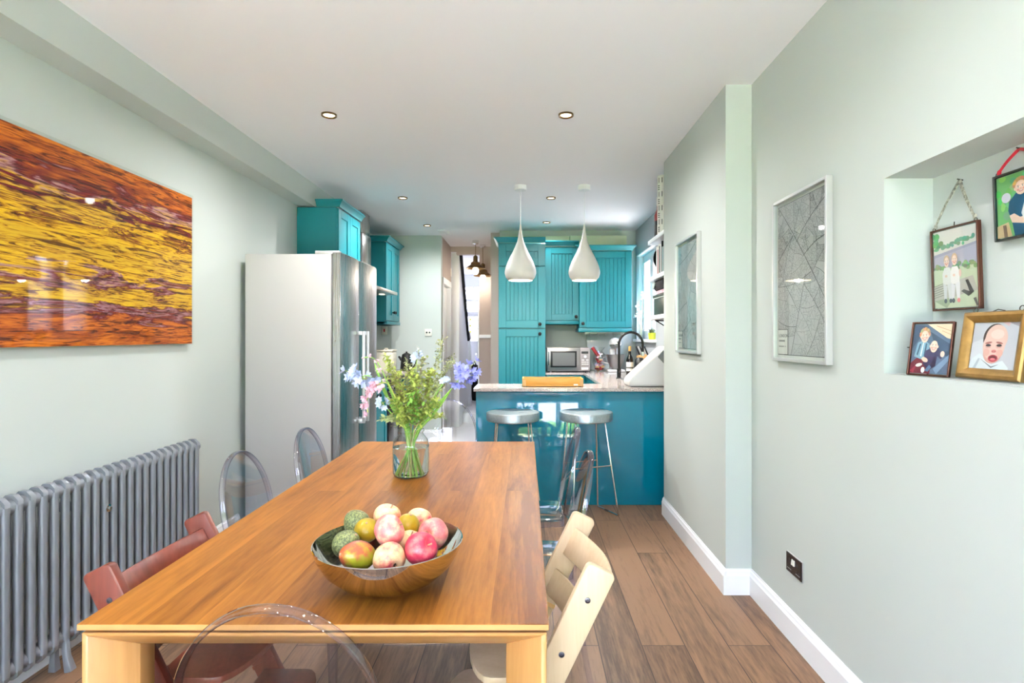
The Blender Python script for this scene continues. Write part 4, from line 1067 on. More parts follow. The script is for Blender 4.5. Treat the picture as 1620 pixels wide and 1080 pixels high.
# ------------------------------------------------------------------ adjustable wooden high chairs (local: faces -x, back towards +x)
def high_chair(label, wood, screw):
    t = thing('high_chair', label, 'high chair', (0, 0, 0), 'adjustable wooden high chairs')
    W, TH_ = 0.445, 0.026
    d = Vector((0.435, 0.90)).normalized()   # slant of the posts in (x, z)
    nrm = Vector((d.y, -d.x))
    pw = 0.078
    for s in (-1, 1):
        y0 = s * W / 2 - (TH_ if s > 0 else 0); y1 = y0 + TH_
        A = Vector((0.156, 0.795)); L = (A.y) / d.y
        bf = A - d * L; bk = bf + nrm * (pw / (nrm.x if abs(nrm.x) > .1 else 1)); 
        Bt = A + nrm * pw; Lb = Bt.y / d.y; bb = Bt - d * Lb
        r = 0.012
        poly = [(bf.x, 0.0), (bb.x, 0.0)]
        # rounded top corners
        c1 = Bt; c0 = A
        poly += [tuple(c1 - d * r), tuple(c1 - nrm * (0.3 * r) - d * (0.3 * r)), tuple(c1 - nrm * r), tuple(c0 + nrm * r), tuple(c0 + nrm * (0.3 * r) - d * (0.3 * r)), tuple(c0 - d * r)]
        b = MB(); b.prism(poly, y0, y1, 'y'); post = b.build('side_post', wood, t, bevel=0.005, seg=2)
        b = MB(); b.prism([(bf.x - 0.03, 0.0), (bf.x + 0.46, 0.0), (bf.x + 0.46, 0.035), (bf.x + 0.43, 0.045), (bf.x - 0.03, 0.045)], y0, y1, 'y'); b.build('floor_runner', wood, t, bevel=0.004)
        yo = y0 if s < 0 else y1
        for k in (0.085, 0.235):
            c = A - d * k + nrm * pw * 0.5
            b = MB(Matrix.Translation((c.x, yo, c.y)) @ Matrix.Rotation(R(90) * (1 if s < 0 else -1), 4, 'X')); b.lathe([(0.0075, -0.002), (0.0075, 0.0015), (0.004, 0.002), (0.0035, 0.0005), (0.0, 0.0005)], 16); b.build('screw', screw, post)
        # grooves on the inner face for the seat plates
        for k in range(6):
            c = A - d * (0.30 + 0.055 * k)
            yi = y1 if s < 0 else y0
            b2 = MB(); u = nrm * pw
            q = [c, c + u, c + u - d * 0.012, c - d * 0.012]
            b2.prism([tuple(p) for p in q], yi - 0.0015, yi + 0.0015, 'y'); b2.build('groove', M['tan'] if wood is M['beech'] else M['mahogany'], post)
    # two bowed backrest bands
    for k0, hgt, bow in ((0.045, 0.095, 0.085), (0.19, 0.085, 0.075)):
        c0 = A - d * k0 + nrm * pw * 0.3; c1 = c0 - d * hgt
        n = 18; P = []
        for i in range(n + 1):
            u = 2 * i / n - 1; bo = bow * (1 - abs(u) ** 2.4)
            P.append((u * (W / 2 - TH_), bo))
        b = MB(); vs = []
        for y, bo in P:
            for c, off in ((c0, 0), (c1, 0), (c1, 0.012), (c0, 0.012)):
                p = c + nrm * (bo + off); vs.append((p.x, y, p.y))
        fs = [(0, 1, 2, 3), (4 * n + 3, 4 * n + 2, 4 * n + 1, 4 * n)]
        for i in range(n):
            for q in range(4): fs.append((4 * i + q, 4 * i + (q + 1) % 4, 4 * i + 4 + (q + 1) % 4, 4 * i + 4 + q))
        b.add(vs, fs); b.build('backrest', wood, t, bevel=0.003, seg=1, angle=50)
    # seat plate and foot plate
    for z, x0, x1 in ((0.475, -0.16, 0.06), (0.27, -0.25, -0.04)):
        b = MB(); pts = [(x1, -W / 2 + TH_), (x1, W / 2 - TH_)]
        for i in range(13): a = pi / 2 - pi * i / 12; pts.append((x0 + 0.07 - 0.07 * cos(a), (W / 2 - TH_) * sin(a)))
        b.prism(pts, z, z + 0.018, 'z'); b.build('seat' if z > 0.4 else 'footplate', wood, t, bevel=0.003)
    for x, z in ((-0.08, 0.16), (-0.04, 0.44)):
        b = MB(); b.tube([(x, -W / 2 + TH_, z), (x, W / 2 - TH_, z)], 0.006, 8); b.build('tie_rod', screw, t)
    return t
h = high_chair('pale wooden high chair with bowed back bands on the right of the table', M['beech'], M['screw'])
h.location = (0.0, 1.642, 0)
h2 = high_chair('red-brown wooden high chair between the table and the radiator', M['mahogany'], M['screw'])
h2.location = (-0.885, 1.642, 0); h2.rotation_euler = (0, 0, pi)

# ------------------------------------------------------------------ bar stools
def stool(label):
    t = thing('bar_stool', label, 'stool', (0, 0, 0), 'metal bar stools at the breakfast bar')
    b = MB(); b.lathe([(0.0, 0.718), (0.196, 0.718), (0.203, 0.724), (0.204, 0.775), (0.199, 0.783), (0.19, 0.784), (0.15, 0.777), (0.0, 0.772)], 48); b.build('seat', M['galv'], t, angle=40)
    for s in (-1, 1):
        p = [(s * 0.125, -0.06, 0.72), (s * 0.125, -0.07, 0.70), (s * 0.19, -0.155, 0.02), (s * 0.192, -0.155, 0.009), (s * 0.19, -0.145, 0.006), (s * 0.17, 0.1, 0.006), (s * 0.168, 0.115, 0.009), (s * 0.166, 0.118, 0.03), (s * 0.125, 0.07, 0.72)]
        b = MB(); b.tube(p, 0.0065, 10); b.build('leg_frame', M['wire'], t)
        b = MB(); b.tube([(s * 0.179, -0.03, 0.006), (s * 0.175, 0.02, 0.006)], 0.0085, 8); b.build('foot_pad', M['black'], t)
    for y in (-0.115, 0.095):
        b = MB(); b.tube([(-0.153, y, 0.38), (0.153, y, 0.38)], 0.005, 8); b.build('foot_rail', M['wire'], t)
    b = MB(); b.lathe([(0.14, 0.708), (0.14, 0.718), (0.0, 0.718)], 24); b.build('seat_plate', M['wire'], t)
    return t
s0 = stool('round galvanised bar stool with wire legs, right one at the breakfast bar')
s0.location = (0.463, 4.37, 0); s0.rotation_euler = (0, 0, R(22))
dup(s0, (-0.098, 4.36, 0), R(8), 'round galvanised bar stool with wire legs, half hidden behind the table corner')

# ------------------------------------------------------------------ bowl of fruit
BX, BY = -0.338, 1.405
t = thing('fruit_bowl', 'wide polished steel bowl of fruit on the near half of the table', 'bowl', (BX, BY, TZ))
out = [(0.0, 0.0), (0.06, 0.0), (0.09, 0.006), (0.125, 0.024), (0.155, 0.052), (0.172, 0.082), (0.181, 0.108)]
inn = [(0.1785, 0.109), (0.169, 0.083), (0.152, 0.054), (0.122, 0.027), (0.088, 0.0095), (0.0, 0.006)]
b = MB(); b.lathe(out + inn, 72, (BX, BY, TZ + 0.0005)); b.build('bowl_body', M['mirror'], t, angle=60)

def apple(loc, r, m, label, tilt=(0, 0), stem=True, sq=0.93):
    t = thing('apple', label, 'apple', (0, 0, 0), 'fruit in the steel bowl')
    prof = []
    n = 22
    for i in range(n + 1):
        a = -pi / 2 + pi * i / n
        rr = r * cos(a) * (1.0 + 0.05 * sin(a)); z = r * sq * sin(a)
        e = math.exp(-(rr / (0.3 * r)) ** 2)
        z += (-1 if sin(a) > 0 else 0.62) * 0.34 * r * e
        prof.append((max(rr, 0.0), z))
    prof[0] = (0.0, prof[0][1]); prof[-1] = (0.0, prof[-1][1])
    b = MB(); b.lathe(prof, 32, wob=lambda a, i: 1 + 0.02 * cos(5 * a)); b.build('flesh', m, t, angle=80)
    if stem:
        b = MB(); b.tube([(0, 0, prof[-1][1] - 0.002), (0.003, 0, prof[-1][1] + 0.012)], [0.0016, 0.0021], 6); b.build('stem', M['twig'], t)
    b = MB()
    for k in range(5):
        a = 2 * pi * k / 5; b.tube([(0.001 * cos(a), 0.001 * sin(a), prof[0][1] + 0.001), (0.0045 * cos(a), 0.0045 * sin(a), prof[0][1] - 0.003)], [0.0013, 0.0006], 5)
    b.build('calyx', M['bag'], t, weld=False)
    t.location = loc; t.rotation_euler = (tilt[0], tilt[1], 0.7)
    return t
def rnd(name, loc, rx, ry, rz, m, label, rot=(0, 0, 0), tip=None):
    t = thing(name, label, name, (0, 0, 0), 'fruit in the steel bowl')
    prof = []; n = 20
    for i in range(n + 1):
        a = -pi / 2 + pi * i / n
        taper = 1 - (0.16 * max(0, sin(a)) if name != 'mandarin' else 0.0)
        prof.append((max(0.0, cos(a) * taper), sin(a)))
    prof[0] = (0.0, -1.0); prof[-1] = (0.0, 1.0)
    b = MB(Matrix.Diagonal((rx, ry, rz, 1))); b.lathe(prof, 28); b.build('flesh', m, t, angle=80)
    b = MB(); b.lathe([(0.0028, rz - 0.001), (0.0032, rz + 0.0015), (0.0, rz + 0.002)], 8); b.build('stem_scar', M['twig'], t)
    t.location = loc; t.rotation_euler = rot
    return t
rnd('avocado', (-0.446, 1.50, 0.868), 0.034, 0.034, 0.038, M['avocado'], 'green pebbly avocado at the back left of the bowl', (0.3, -0.5, 0))
rnd('avocado', (-0.437, 1.385, 0.856), 0.033, 0.033, 0.036, M['avocado'], 'light green avocado low at the left side of the bowl', (0.5, 0.7, 0.4))
rnd('mandarin', (-0.405, 1.445, 0.868), 0.031, 0.031, 0.029, M['mandarin'], 'yellow citrus left of the topmost apple', (0.6, 0.2, 0))
rnd('mandarin', (-0.306, 1.472, 0.87), 0.03, 0.03, 0.032, M['mandarin'], 'yellow citrus right of and behind the topmost apple', (0.2, 0.3, 0))
rnd('mango', (-0.387, 1.306, 0.857), 0.035, 0.034, 0.046, M['mango'], 'red and green mango at the front left of the bowl', (R(70), 0, R(-40)))
apple((-0.367, 1.505, 0.883), 0.036, M['apple_cream'], 'cream and red apple peeking over the top at the back of the bowl', (0.2, 0.3))
apple((-0.330, 1.372, 0.892), 0.0385, M['apple_pink'], 'pink speckled apple on top of the heap', (0.5, 1.0))
apple((-0.286, 1.525, 0.868), 0.034, M['apple_cream'], 'cream and red apple at the back right, behind the yellow citrus', (-0.3, 0.6))
apple((-0.232, 1.425, 0.866), 0.0385, M['apple_pink'], 'pale pink apple against the right side of the bowl', (0.4, -1.2))
apple((-0.290, 1.415, 0.845), 0.034, M['apple_cream'], 'pale apple half hidden between the topmost and front right apples', (0.2, 0.1))
apple((-0.246, 1.332, 0.862), 0.0395, M['apple_red'], 'deep red apple at the front right of the bowl', (0.9, 0.5))
apple((-0.312, 1.300, 0.852), 0.037, M['apple_cream'], 'cream and pink apple showing its base at the front of the bowl', (R(-78), 0.15), stem=False)
apple((-0.338, 1.43, 0.80), 0.036, M['apple_pink'], 'pink apple buried in the middle of the bowl', (0.1, 0.2))

# ------------------------------------------------------------------ jar of flowers
JX, JY = -0.503, 2.49
t = thing('glass_jar', 'clear glass jar used as a vase in the middle of the table', 'jar', (JX, JY, TZ))
jo = [(0.0, 0.002), (0.062, 0.002), (0.074, 0.006), (0.080, 0.018), (0.081, 0.05), (0.081, 0.135), (0.077, 0.155), (0.058, 0.178), (0.053, 0.186), (0.0535, 0.193), (0.058, 0.196), (0.058, 0.203), (0.053, 0.207)]
def sqr(a, i): return 0.95 + 0.05 * abs(sin(2 * a)) if 2 <= i <= 6 else 1.0
b = MB(); b.lathe(jo, 48, (JX, JY, TZ), wob=sqr); b.f = [f for f in b.f if len(f) == 4]; b.c = [None] * len(b.f); b.fm = [0] * len(b.f); b.build('jar_body', M['jar'], t, angle=60)
b = MB(); b.lathe([(0.0, 0.008), (0.07, 0.009), (0.077, 0.02), (0.078, 0.128), (0.0, 0.128)], 40, (JX, JY, TZ)); b.build('water', M['water'], t, angle=60)

rng = random.Random(11)
def leaf_quad(b, base, d, L, w, droop=0.25, n=4, up=(0, 0, 1)):
    d = Vector(d).normalized(); side = d.cross(Vector(up))
    if side.length < 1e-3: side = Vector((1, 0, 0))
    side.normalize(); nr = side.cross(d); vs = []
    for i in range(n + 1):
        f = i / n; c = Vector(base) + d * (L * f) - Vector((0, 0, 1)) * (droop * L * f * f)
        ww = w * sin(pi * min(0.97, f * 0.93 + 0.06)) * 0.5
        vs += [c - side * ww + nr * (0.12 * ww), c, c + side * ww + nr * (0.12 * ww)]
    fs = []
    for i in range(n): fs += [(3 * i, 3 * i + 1, 3 * i + 4, 3 * i + 3), (3 * i + 1, 3 * i + 2, 3 * i + 5, 3 * i + 4)]
    b.add(vs, fs)
def stalk(tip, bend=(0, 0, 0), n=8, neck=None, foot=None):
    foot = foot or Vector((JX + rng.uniform(-.05, .05), JY + rng.uniform(-.04, .04), TZ + 0.014))
    neck = neck or Vector((JX + (tip[0] - JX) * 0.12 + rng.uniform(-.015, .015), JY + (tip[1] - JY) * 0.12 + rng.uniform(-.015, .015), TZ + 0.20))
    foot = Vector((2 * JX - neck.x + (foot.x - JX) * .6, 2 * JY - neck.y + (foot.y - JY) * .6, foot.z))
    P = []
    for i in range(n + 1):
        f = i / n
        c = neck.lerp(Vector(tip), f) + Vector(bend) * sin(pi * f)
        P.append(c)
    return [foot, foot.lerp(neck, 0.5)] + P
def flower(b, c, d, r, k=5, cup=0.5):
    d = Vector(d).normalized(); u = d.orthogonal().normalized(); v = d.cross(u)
    for i in range(k):
        a = 2 * pi * i / k + rng.uniform(-.2, .2)
        o = (u * cos(a) + v * sin(a)) * (1 - cup * 0.5) + d * cup
        leaf_quad(b, Vector(c) + o * (r * 0.08), o, r, r * 0.62, 0.05, 3, up=d)

# bell clusters
def umbel(label, name, tip, nfl, spread, m, r, bend, flat=1.0, lean=None):
    t = thing('flower_stem', label, 'flower', (JX, JY, TZ + 0.01), 'flower stems in the glass jar')
    P = stalk(tip, bend); b = MB(); b.tube(P, [0.0026] * len(P), 6); b.build('stem', M['leaf_dark'], t)
    b = MB(); tip = Vector(tip); b2 = MB()
    for i in range(nfl):
        o = Vector((rng.gauss(0, 1), rng.gauss(0, 1), rng.gauss(0, 1))).normalized() * spread * rng.uniform(0.55, 1.0)
        o.z *= flat
        if lean: o += Vector(lean) * rng.uniform(-1, 1)
        b2.tube([tip, tip + o * 0.6, tip + o], 0.0011, 4)
        flower(b, tip + o, o + Vector((0, -0.02, 0.0)), r, 6, 0.55)
    b.build('bloom', m, t, weld=False, angle=80); b2.build('flower_stalk', M['leaf'], t, weld=False)
    return t
D = JY
umbel('lilac blue flower cluster leaning out to the right of the jar', 'b', px(733, 592, D - 0.03), 26, 0.05, M['blue'], 0.025, (0.02, 0, 0.03), 0.9, (0.035, 0, 0.035))
umbel('pale blue flower cluster reaching far out to the left of the jar', 'b', px(572, 596, D - 0.04), 26, 0.04, M['paleblue'], 0.026, (-0.03, 0, 0.09), 0.7, (-0.055, 0, 0.03))
umbel('pale blue bloom standing up at the top of the bunch', 'b', px(660, 565, D + 0.03), 6, 0.016, M['paleblue'], 0.022, (0, 0, 0.01), 1.0)
umbel('small lilac blue bloom hanging low on the left, right of the pink flowers', 'b', px(606, 637, D - 0.06), 6, 0.02, M['paleblue'], 0.02, (-0.03, 0, 0.03), 1.3)
umbel('small lilac blue bloom right of centre, left of the big right-hand cluster', 'b', px(703, 603, D - 0.05), 5, 0.014, M['paleblue'], 0.018, (0, 0, 0.01), 1.0)
# pink snapdragon drooping to the left
def spike(label, pts, m, bud_r, nb, stemmat, leaves=0):
    t = thing('flower_stem', label, 'flower', (JX, JY, TZ + 0.01), 'flower stems in the glass jar')
    neck = Vector((JX - 0.02, JY - 0.01, TZ + 0.2)); foot = Vector((JX + 0.03, JY + 0.01, TZ + 0.014))
    P = [foot, neck] + [Vector(p) for p in pts]
    # smooth
    Q = []
    for i in range(len(P) - 1):
        p0, p1, p2, p3 = P[max(i - 1, 0)], P[i], P[i + 1], P[min(i + 2, len(P) - 1)]
        for k in range(6):
            f = k / 6; Q.append(0.5 * ((2 * p1) + (p2 - p0) * f + (2 * p0 - 5 * p1 + 4 * p2 - p3) * f * f + (3 * p1 - p0 - 3 * p2 + p3) * f ** 3))
    Q.append(P[-1])
    b = MB(); b.tube(Q, [0.0024] * len(Q), 6); b.build('stem', stemmat, t)
    b = MB(); m0 = len(Q)
    for i in range(nb):
        f = i / max(1, nb - 1); k = int(m0 * (0.62 + 0.38 * f)) - 1; k = min(m0 - 1, k)
        c = Q[k] + Vector((rng.uniform(-1, 1), rng.uniform(-1, .4), rng.uniform(-1, 1))) * 0.013
        s = bud_r * (1 - 0.55 * f)
        o = Vector((rng.uniform(-1, .6), -0.6, rng.uniform(-.8, .4))).normalized()
        flower(b, c, o, s * 1.7, 5, 0.9); b.ellipsoid(tuple(c), s * 0.55, s * 0.55, s * 0.5, 8, 6)
    b.build('bloom', m, t, weld=False, angle=80)
    return t
spike('pink snapdragon stem drooping over the left side of the jar', [px(625, 628, D - 0.05), px(612, 606, D - 0.08), px(593, 612, D - 0.1), px(580, 634, D - 0.1), px(582, 652, D - 0.1)], M['pink'], 0.019, 15, M['leaf'])
spike('single faded pink bloom at the top left of the bunch', [px(618, 620, D), px(604, 585, D), px(590, 566, D), px(572, 566, D)], M['pink'], 0.013, 4, M['leaf_dark'])
# grasses, blades and leafy filler
def spray(label, tip, m_leaf, nl, lw, ll, m_stem, wide, bend=(0, 0, 0), start=0.3, name='foliage_stem'):
    t = thing(name, label, 'foliage', (JX, JY, TZ + 0.01), 'greenery stems in the glass jar')
    P = stalk(tip, bend, 10); b = MB(); b.tube(P, [0.0017] * len(P), 5)
    lv = MB()
    for i in range(nl):
        f = start + (1 - start) * (i + rng.random()) / nl
        k = 2 + f * (len(P) - 3); a = int(k); c = P[a].lerp(P[min(a + 1, len(P) - 1)], k - a)
        o = Vector((rng.uniform(-1, 1), rng.uniform(-1, 1), rng.uniform(-.2, 1.0)))
        e = c + o.normalized() * wide * rng.uniform(0.3, 1.0) * (1.15 - 0.5 * f)
        b.tube([c, c.lerp(e, 0.5) + Vector((0, 0, 0.004)), e], 0.0008, 4)
        for q in range(4):
            leaf_quad(lv, c.lerp(e, 0.3 + 0.23 * q), Vector((rng.uniform(-1, 1), rng.uniform(-1, 1), rng.uniform(-.3, 1))), ll * rng.uniform(.6, 1.2), lw, 0.2, 3)
    b.build('stem', m_stem, t, weld=False); lv.build('leaves', m_leaf, t, weld=False, angle=80)
    return t
spray('feathery seed-head grass standing tallest at the top right of the bunch', px(700, 537, D + 0.02), M['seed'], 70, 0.007, 0.014, M['leaf_pale'], 0.05, (0.01, 0, 0), 0.5)
spray('feathery seed-head grass leaning to the upper right of the bunch', px(716, 566, D - 0.02), M['seed'], 60, 0.007, 0.014, M['leaf_pale'], 0.045, (0.01, 0, 0.01), 0.5)
spray('fine grey-green grass in the upper middle of the bunch', px(644, 572, D + 0.04), M['seed'], 60, 0.007, 0.013, M['leaf_pale'], 0.04, (0, 0, 0), 0.5)
spray('yellow-green leafy stem at the upper left of the bunch', px(610, 562, D + 0.02), M['leaf'], 60, 0.012, 0.022, M['leaf'], 0.05, (0.0, 0, 0.01), 0.35)
spray('bushy yellow-green stem left of centre in the bunch', px(628, 592, D - 0.03), M['leaf'], 80, 0.013, 0.025, M['twig'], 0.06, (0, 0, 0), 0.2)
spray('bushy yellow-green stem in the centre of the bunch', px(655, 588, D - 0.05), M['leaf'], 90, 0.014, 0.027, M['twig'], 0.06, (0, 0, 0), 0.2)
spray('bushy yellow-green stem right of centre in the bunch', px(682, 590, D - 0.01), M['leaf'], 85, 0.014, 0.026, M['twig'], 0.06, (0, 0, 0), 0.2)
spray('pale olive leafy stem at the right of the bunch below the grasses', px(702, 596, D + 0.03), M['leaf_pale'], 60, 0.014, 0.026, M['twig'], 0.055, (0.01, 0, 0), 0.3)
spray('pale olive leafy stem at the back of the bunch', px(668, 568, D + 0.06), M['leaf_pale'], 60, 0.013, 0.024, M['twig'], 0.05, (0, 0, 0), 0.3)
spray('round-leaved sprig drooping at the lower left of the jar neck', px(606, 662, D - 0.06), M['leaf_pale'], 12, 0.02, 0.026, M['leaf'], 0.025, (-0.01, 0, 0.015), 0.4)
spray('thin yellow-green sprig at the lower right of the jar neck', px(702, 658, D - 0.03), M['leaf'], 14, 0.011, 0.022, M['leaf'], 0.03, (0.01, 0, 0.02), 0.4)
spray('white-leaved sprig above the pale blue bloom', px(662, 553, D + 0.02), M['paper'], 8, 0.010, 0.018, M['leaf_pale'], 0.03, (0, 0, 0), 0.85)
def blade(label, tip, w, bend):
    P = stalk(tip, bend, 12); b = MB()
    vs = []; n = len(P)
    for i, p in enumerate(P):
        ww = w * (0.35 + 0.65 * sin(pi * min(1, (i / (n - 1)) * 0.85 + 0.12))) * (1 if i < n - 1 else 0.05)
        vs += [p + Vector((-ww / 2, 0.0, 0)), p + Vector((0, -ww * 0.22, 0)), p + Vector((ww / 2, 0.0, 0))]
    back = [v + Vector((0, 0.0012, 0)) for v in vs]
    fs = []; q = len(vs)
    for i in range(n - 1):
        for j in (0, 1):
            a = 3 * i + j; fs += [(a, a + 1, a + 4, a + 3), (q + a, q + a + 3, q + a + 4, q + a + 1)]
        fs += [(3 * i, 3 * i + 3, q + 3 * i + 3, q + 3 * i), (3 * i + 2, q + 3 * i + 2, q + 3 * i + 5, 3 * i + 5)]
    b.add(vs + back, fs)
    return tag(b.build('grass_blade', M['leaf_dark'], weld=False, angle=80), label, 'foliage', 'greenery stems in the glass jar')
spray('leafy yellow-green stem low at the left of the bunch above the jar neck', px(622, 632, D - 0.05), M['leaf'], 60, 0.014, 0.028, M['leaf_dark'], 0.055, (0, 0, 0), 0.15)
spray('leafy yellow-green stem low at the right of the bunch above the jar neck', px(690, 632, D - 0.05), M['leaf'], 60, 0.014, 0.028, M['leaf_dark'], 0.055, (0, 0, 0), 0.15)
spray('leafy green stem low in the middle of the bunch, just above the jar neck', px(655, 625, D - 0.09), M['leaf_dark'], 50, 0.014, 0.03, M['twig'], 0.05, (0, 0, 0), 0.1)
blade('broad green blade rising to the upper left beside the faded pink bloom', px(592, 572, D - 0.02), 0.018, (-0.015, 0, 0))
blade('broad green blade bending to the left in the lower bunch', px(612, 600, D - 0.05), 0.014, (-0.01, 0, 0.01))
blade('short broad green blade at the front left of the jar neck', px(620, 625, D - 0.06), 0.016, (0.0, 0, 0))
blade('long green blade slanting to the right-hand blue cluster', px(724, 604, D - 0.05), 0.011, (0.0, 0, 0.0))
blade('second long green blade slanting right under the first', px(716, 612, D - 0.03), 0.010, (0.01, 0, 0.0))
blade('light green blade poking out flat to the lower right', px(708, 664, D - 0.05), 0.010, (0.0, 0, 0.035))

# ------------------------------------------------------------------ map pictures on the right
def streets(seed, w, h, depth, sparse):
    """irregular blocks cut again and again by bent streets: list of (polyline, width)"""
    r = random.Random(seed); out = []
    def split(poly, k):
        if k == 0 or (k < depth - 4 and r.random() < sparse): return
        cx = sum(p[0] for p in poly) / len(poly); cy = sum(p[1] for p in poly) / len(poly)
        # long axis of the block
        best = max(((poly[i], poly[j]) for i in range(len(poly)) for j in range(i)), key=lambda e: (e[0][0] - e[1][0]) ** 2 + (e[0][1] - e[1][1]) ** 2)
        a = math.atan2(best[0][1] - best[1][1], best[0][0] - best[1][0]) + pi / 2 + r.uniform(-.5, .5)
        nx_, ny_ = -sin(a), cos(a); off = r.uniform(-.12, .12) * sqrt((best[0][0] - best[1][0]) ** 2 + (best[0][1] - best[1][1]) ** 2)
        c0 = (cx + nx_ * off, cy + ny_ * off)
        sd = [(p[0] - c0[0]) * nx_ + (p[1] - c0[1]) * ny_ for p in poly]
        A, B, X = [], [], []
        for i in range(len(poly)):
            j = (i + 1) % len(poly); p, q = poly[i], poly[j]
            (A if sd[i] >= 0 else B).append(p)
            if (sd[i] >= 0) != (sd[j] >= 0):
                f = sd[i] / (sd[i] - sd[j]); x = (p[0] + (q[0] - p[0]) * f, p[1] + (q[1] - p[1]) * f)
                A.append(x); B.append(x); X.append(x)
        if len(X) != 2: return
        L = sqrt((X[0][0] - X[1][0]) ** 2 + (X[0][1] - X[1][1]) ** 2); n = 6; b_ = r.uniform(-.07, .07) * L
        pl = [(X[0][0] + (X[1][0] - X[0][0]) * i / n + nx_ * b_ * sin(pi * i / n), X[0][1] + (X[1][1] - X[0][1]) * i / n + ny_ * b_ * sin(pi * i / n)) for i in range(n + 1)]
        out.append((pl, 0.0034 if k > depth - 3 and r.random() < .8 else 0.0021 if k > depth - 5 else 0.0013 if k > depth - 7 else 0.0008))
        split(A, k - 1); split(B, k - 1)
    split([(0, 0), (w, 0), (w, h), (0, h)], depth)
    return out
def street_mesh(b, lines, X, ya, za, w, h):
    for pl, wd in lines:
        q = []
        for p in pl: q.append((min(max(p[0], 0), w), min(max(p[1], 0), h)))
        vs = []; n = len(q)
        for i in range(n):
            t = (q[min(i + 1, n - 1)][0] - q[max(i - 1, 0)][0], q[min(i + 1, n - 1)][1] - q[max(i - 1, 0)][1]); l = sqrt(t[0] ** 2 + t[1] ** 2) or 1
            nx_, ny_ = -t[1] / l * wd / 2, t[0] / l * wd / 2
            for s_ in (-1, 1): vs.append((X, ya - min(max(q[i][0] + s_ * nx_, 0), w), za + min(max(q[i][1] + s_ * ny_, 0), h)))
        b.add(vs, [(2 * i, 2 * i + 1, 2 * i + 3, 2 * i + 2) for i in range(n - 1)])
def map_picture(label, X, y0, y1, z0, z1, seed, sparse):
    t = thing('framed_map', label, 'picture frame', (X - 0.015, (y0 + y1) / 2, z0), 'framed street maps on the right wall')
    fd, fw = 0.026, 0.014
    def rail(p): return p
    b = MB()
    b.box(X - fd, X, y0, y0 + fw, z0, z1); b.box(X - fd, X, y1 - fw, y1, z0, z1)
    b.box(X - fd, X, y0 + fw, y1 - fw, z0, z0 + fw); b.box(X - fd, X, y0 + fw, y1 - fw, z1 - fw, z1)
    b.build('frame', M['alu'], t, bevel=0.0015, seg=1, weld=False)
    b = MB(); b.box(X - 0.006, X - 0.002, y0 + fw, y1 - fw, z0 + fw, z1 - fw); b.build('mount_card', M['paper'], t)
    m_ = 0.016
    a0, a1, c0, c1 = y0 + fw + m_, y1 - fw - m_, z0 + fw + m_, z1 - fw - m_
    b = MB(); b.box(X - 0.0075, X - 0.006, a0 - 0.003, a1 + 0.003, c0 - 0.003, c1 + 0.003); b.build('print_border', M['black'], t)
    b = MB(); b.box(X - 0.0085, X - 0.0075, a0, a1, c0, c1); pr = b.build('print', M['map_paper'], t)
    b = MB(); street_mesh(b, streets(seed, a1 - a0, c1 - c0, 12, sparse), X - 0.0087, a1, c0, a1 - a0, c1 - c0); b.build('street_lines', M['ink'], pr, flat=True, weld=False)
    # caption block in the lower corner away from the camera
    lw_, lh = 0.10, 0.115
    b = MB(); b.box(X - 0.0092, X - 0.0085, a1 - lw_, a1, c0, c0 + lh); b.build('caption_border', M['black'], t)
    b = MB(); b.box(X - 0.0098, X - 0.0092, a1 - lw_ + 0.003, a1 - 0.002, c0 + 0.001, c0 + lh - 0.003); b.build('caption_card', M['paper'], t)
    b = MB()
    for k, (zz, ww) in enumerate(((0.058, 0.06), (0.034, 0.066))):
        n = 9
        for i in range(n): 
            if rng.random() < 0.88: b.box(X - 0.0101, X - 0.0098, a1 - 0.012 - ww * (i + 0.75) / n, a1 - 0.012 - ww * i / n, c0 + zz, c0 + zz + (0.008 if k == 0 else 0.005))
    b.build('caption_small_print', M['smoke'] if True else None, t, weld=False)
    cu = bpy.data.curves.new('caption_title', 'FONT'); cu.body = 'LONDON'; cu.size = 0.021; cu.extrude = 0.0002
    cu.materials.append(M['black'])
    tf = bpy.data.objects.new('caption_text', cu); COL.objects.link(tf); bpy.context.view_layer.update()
    tm = bpy.data.meshes.new_from_object(tf); bpy.data.objects.remove(tf); tm.name = 'caption_title'
    to = bpy.data.objects.new('caption_title', tm); COL.objects.link(to)
    to.parent = t; to.location = Vector((X - 0.0101, a1 - 0.010, c0 + 0.078)) - origin(t); to.rotation_euler = (R(90), 0, R(-90))
    b = MB(); b.box(X - 0.0165, X - 0.0145, y0 + fw, y1 - fw, z0 + fw, z1 - fw); b.build('glazing', M['glass'], t)
    return t
map_picture('silver framed street map on the near right wall beside the niche', 1.193, 2.21, 2.70, 1.248, 1.988, 4, 0.03)
map_picture('silver framed street map on the set-forward wall farther down, smaller in view', 1.056, 3.425, 3.935, 1.252, 1.995, 21, 0.2)

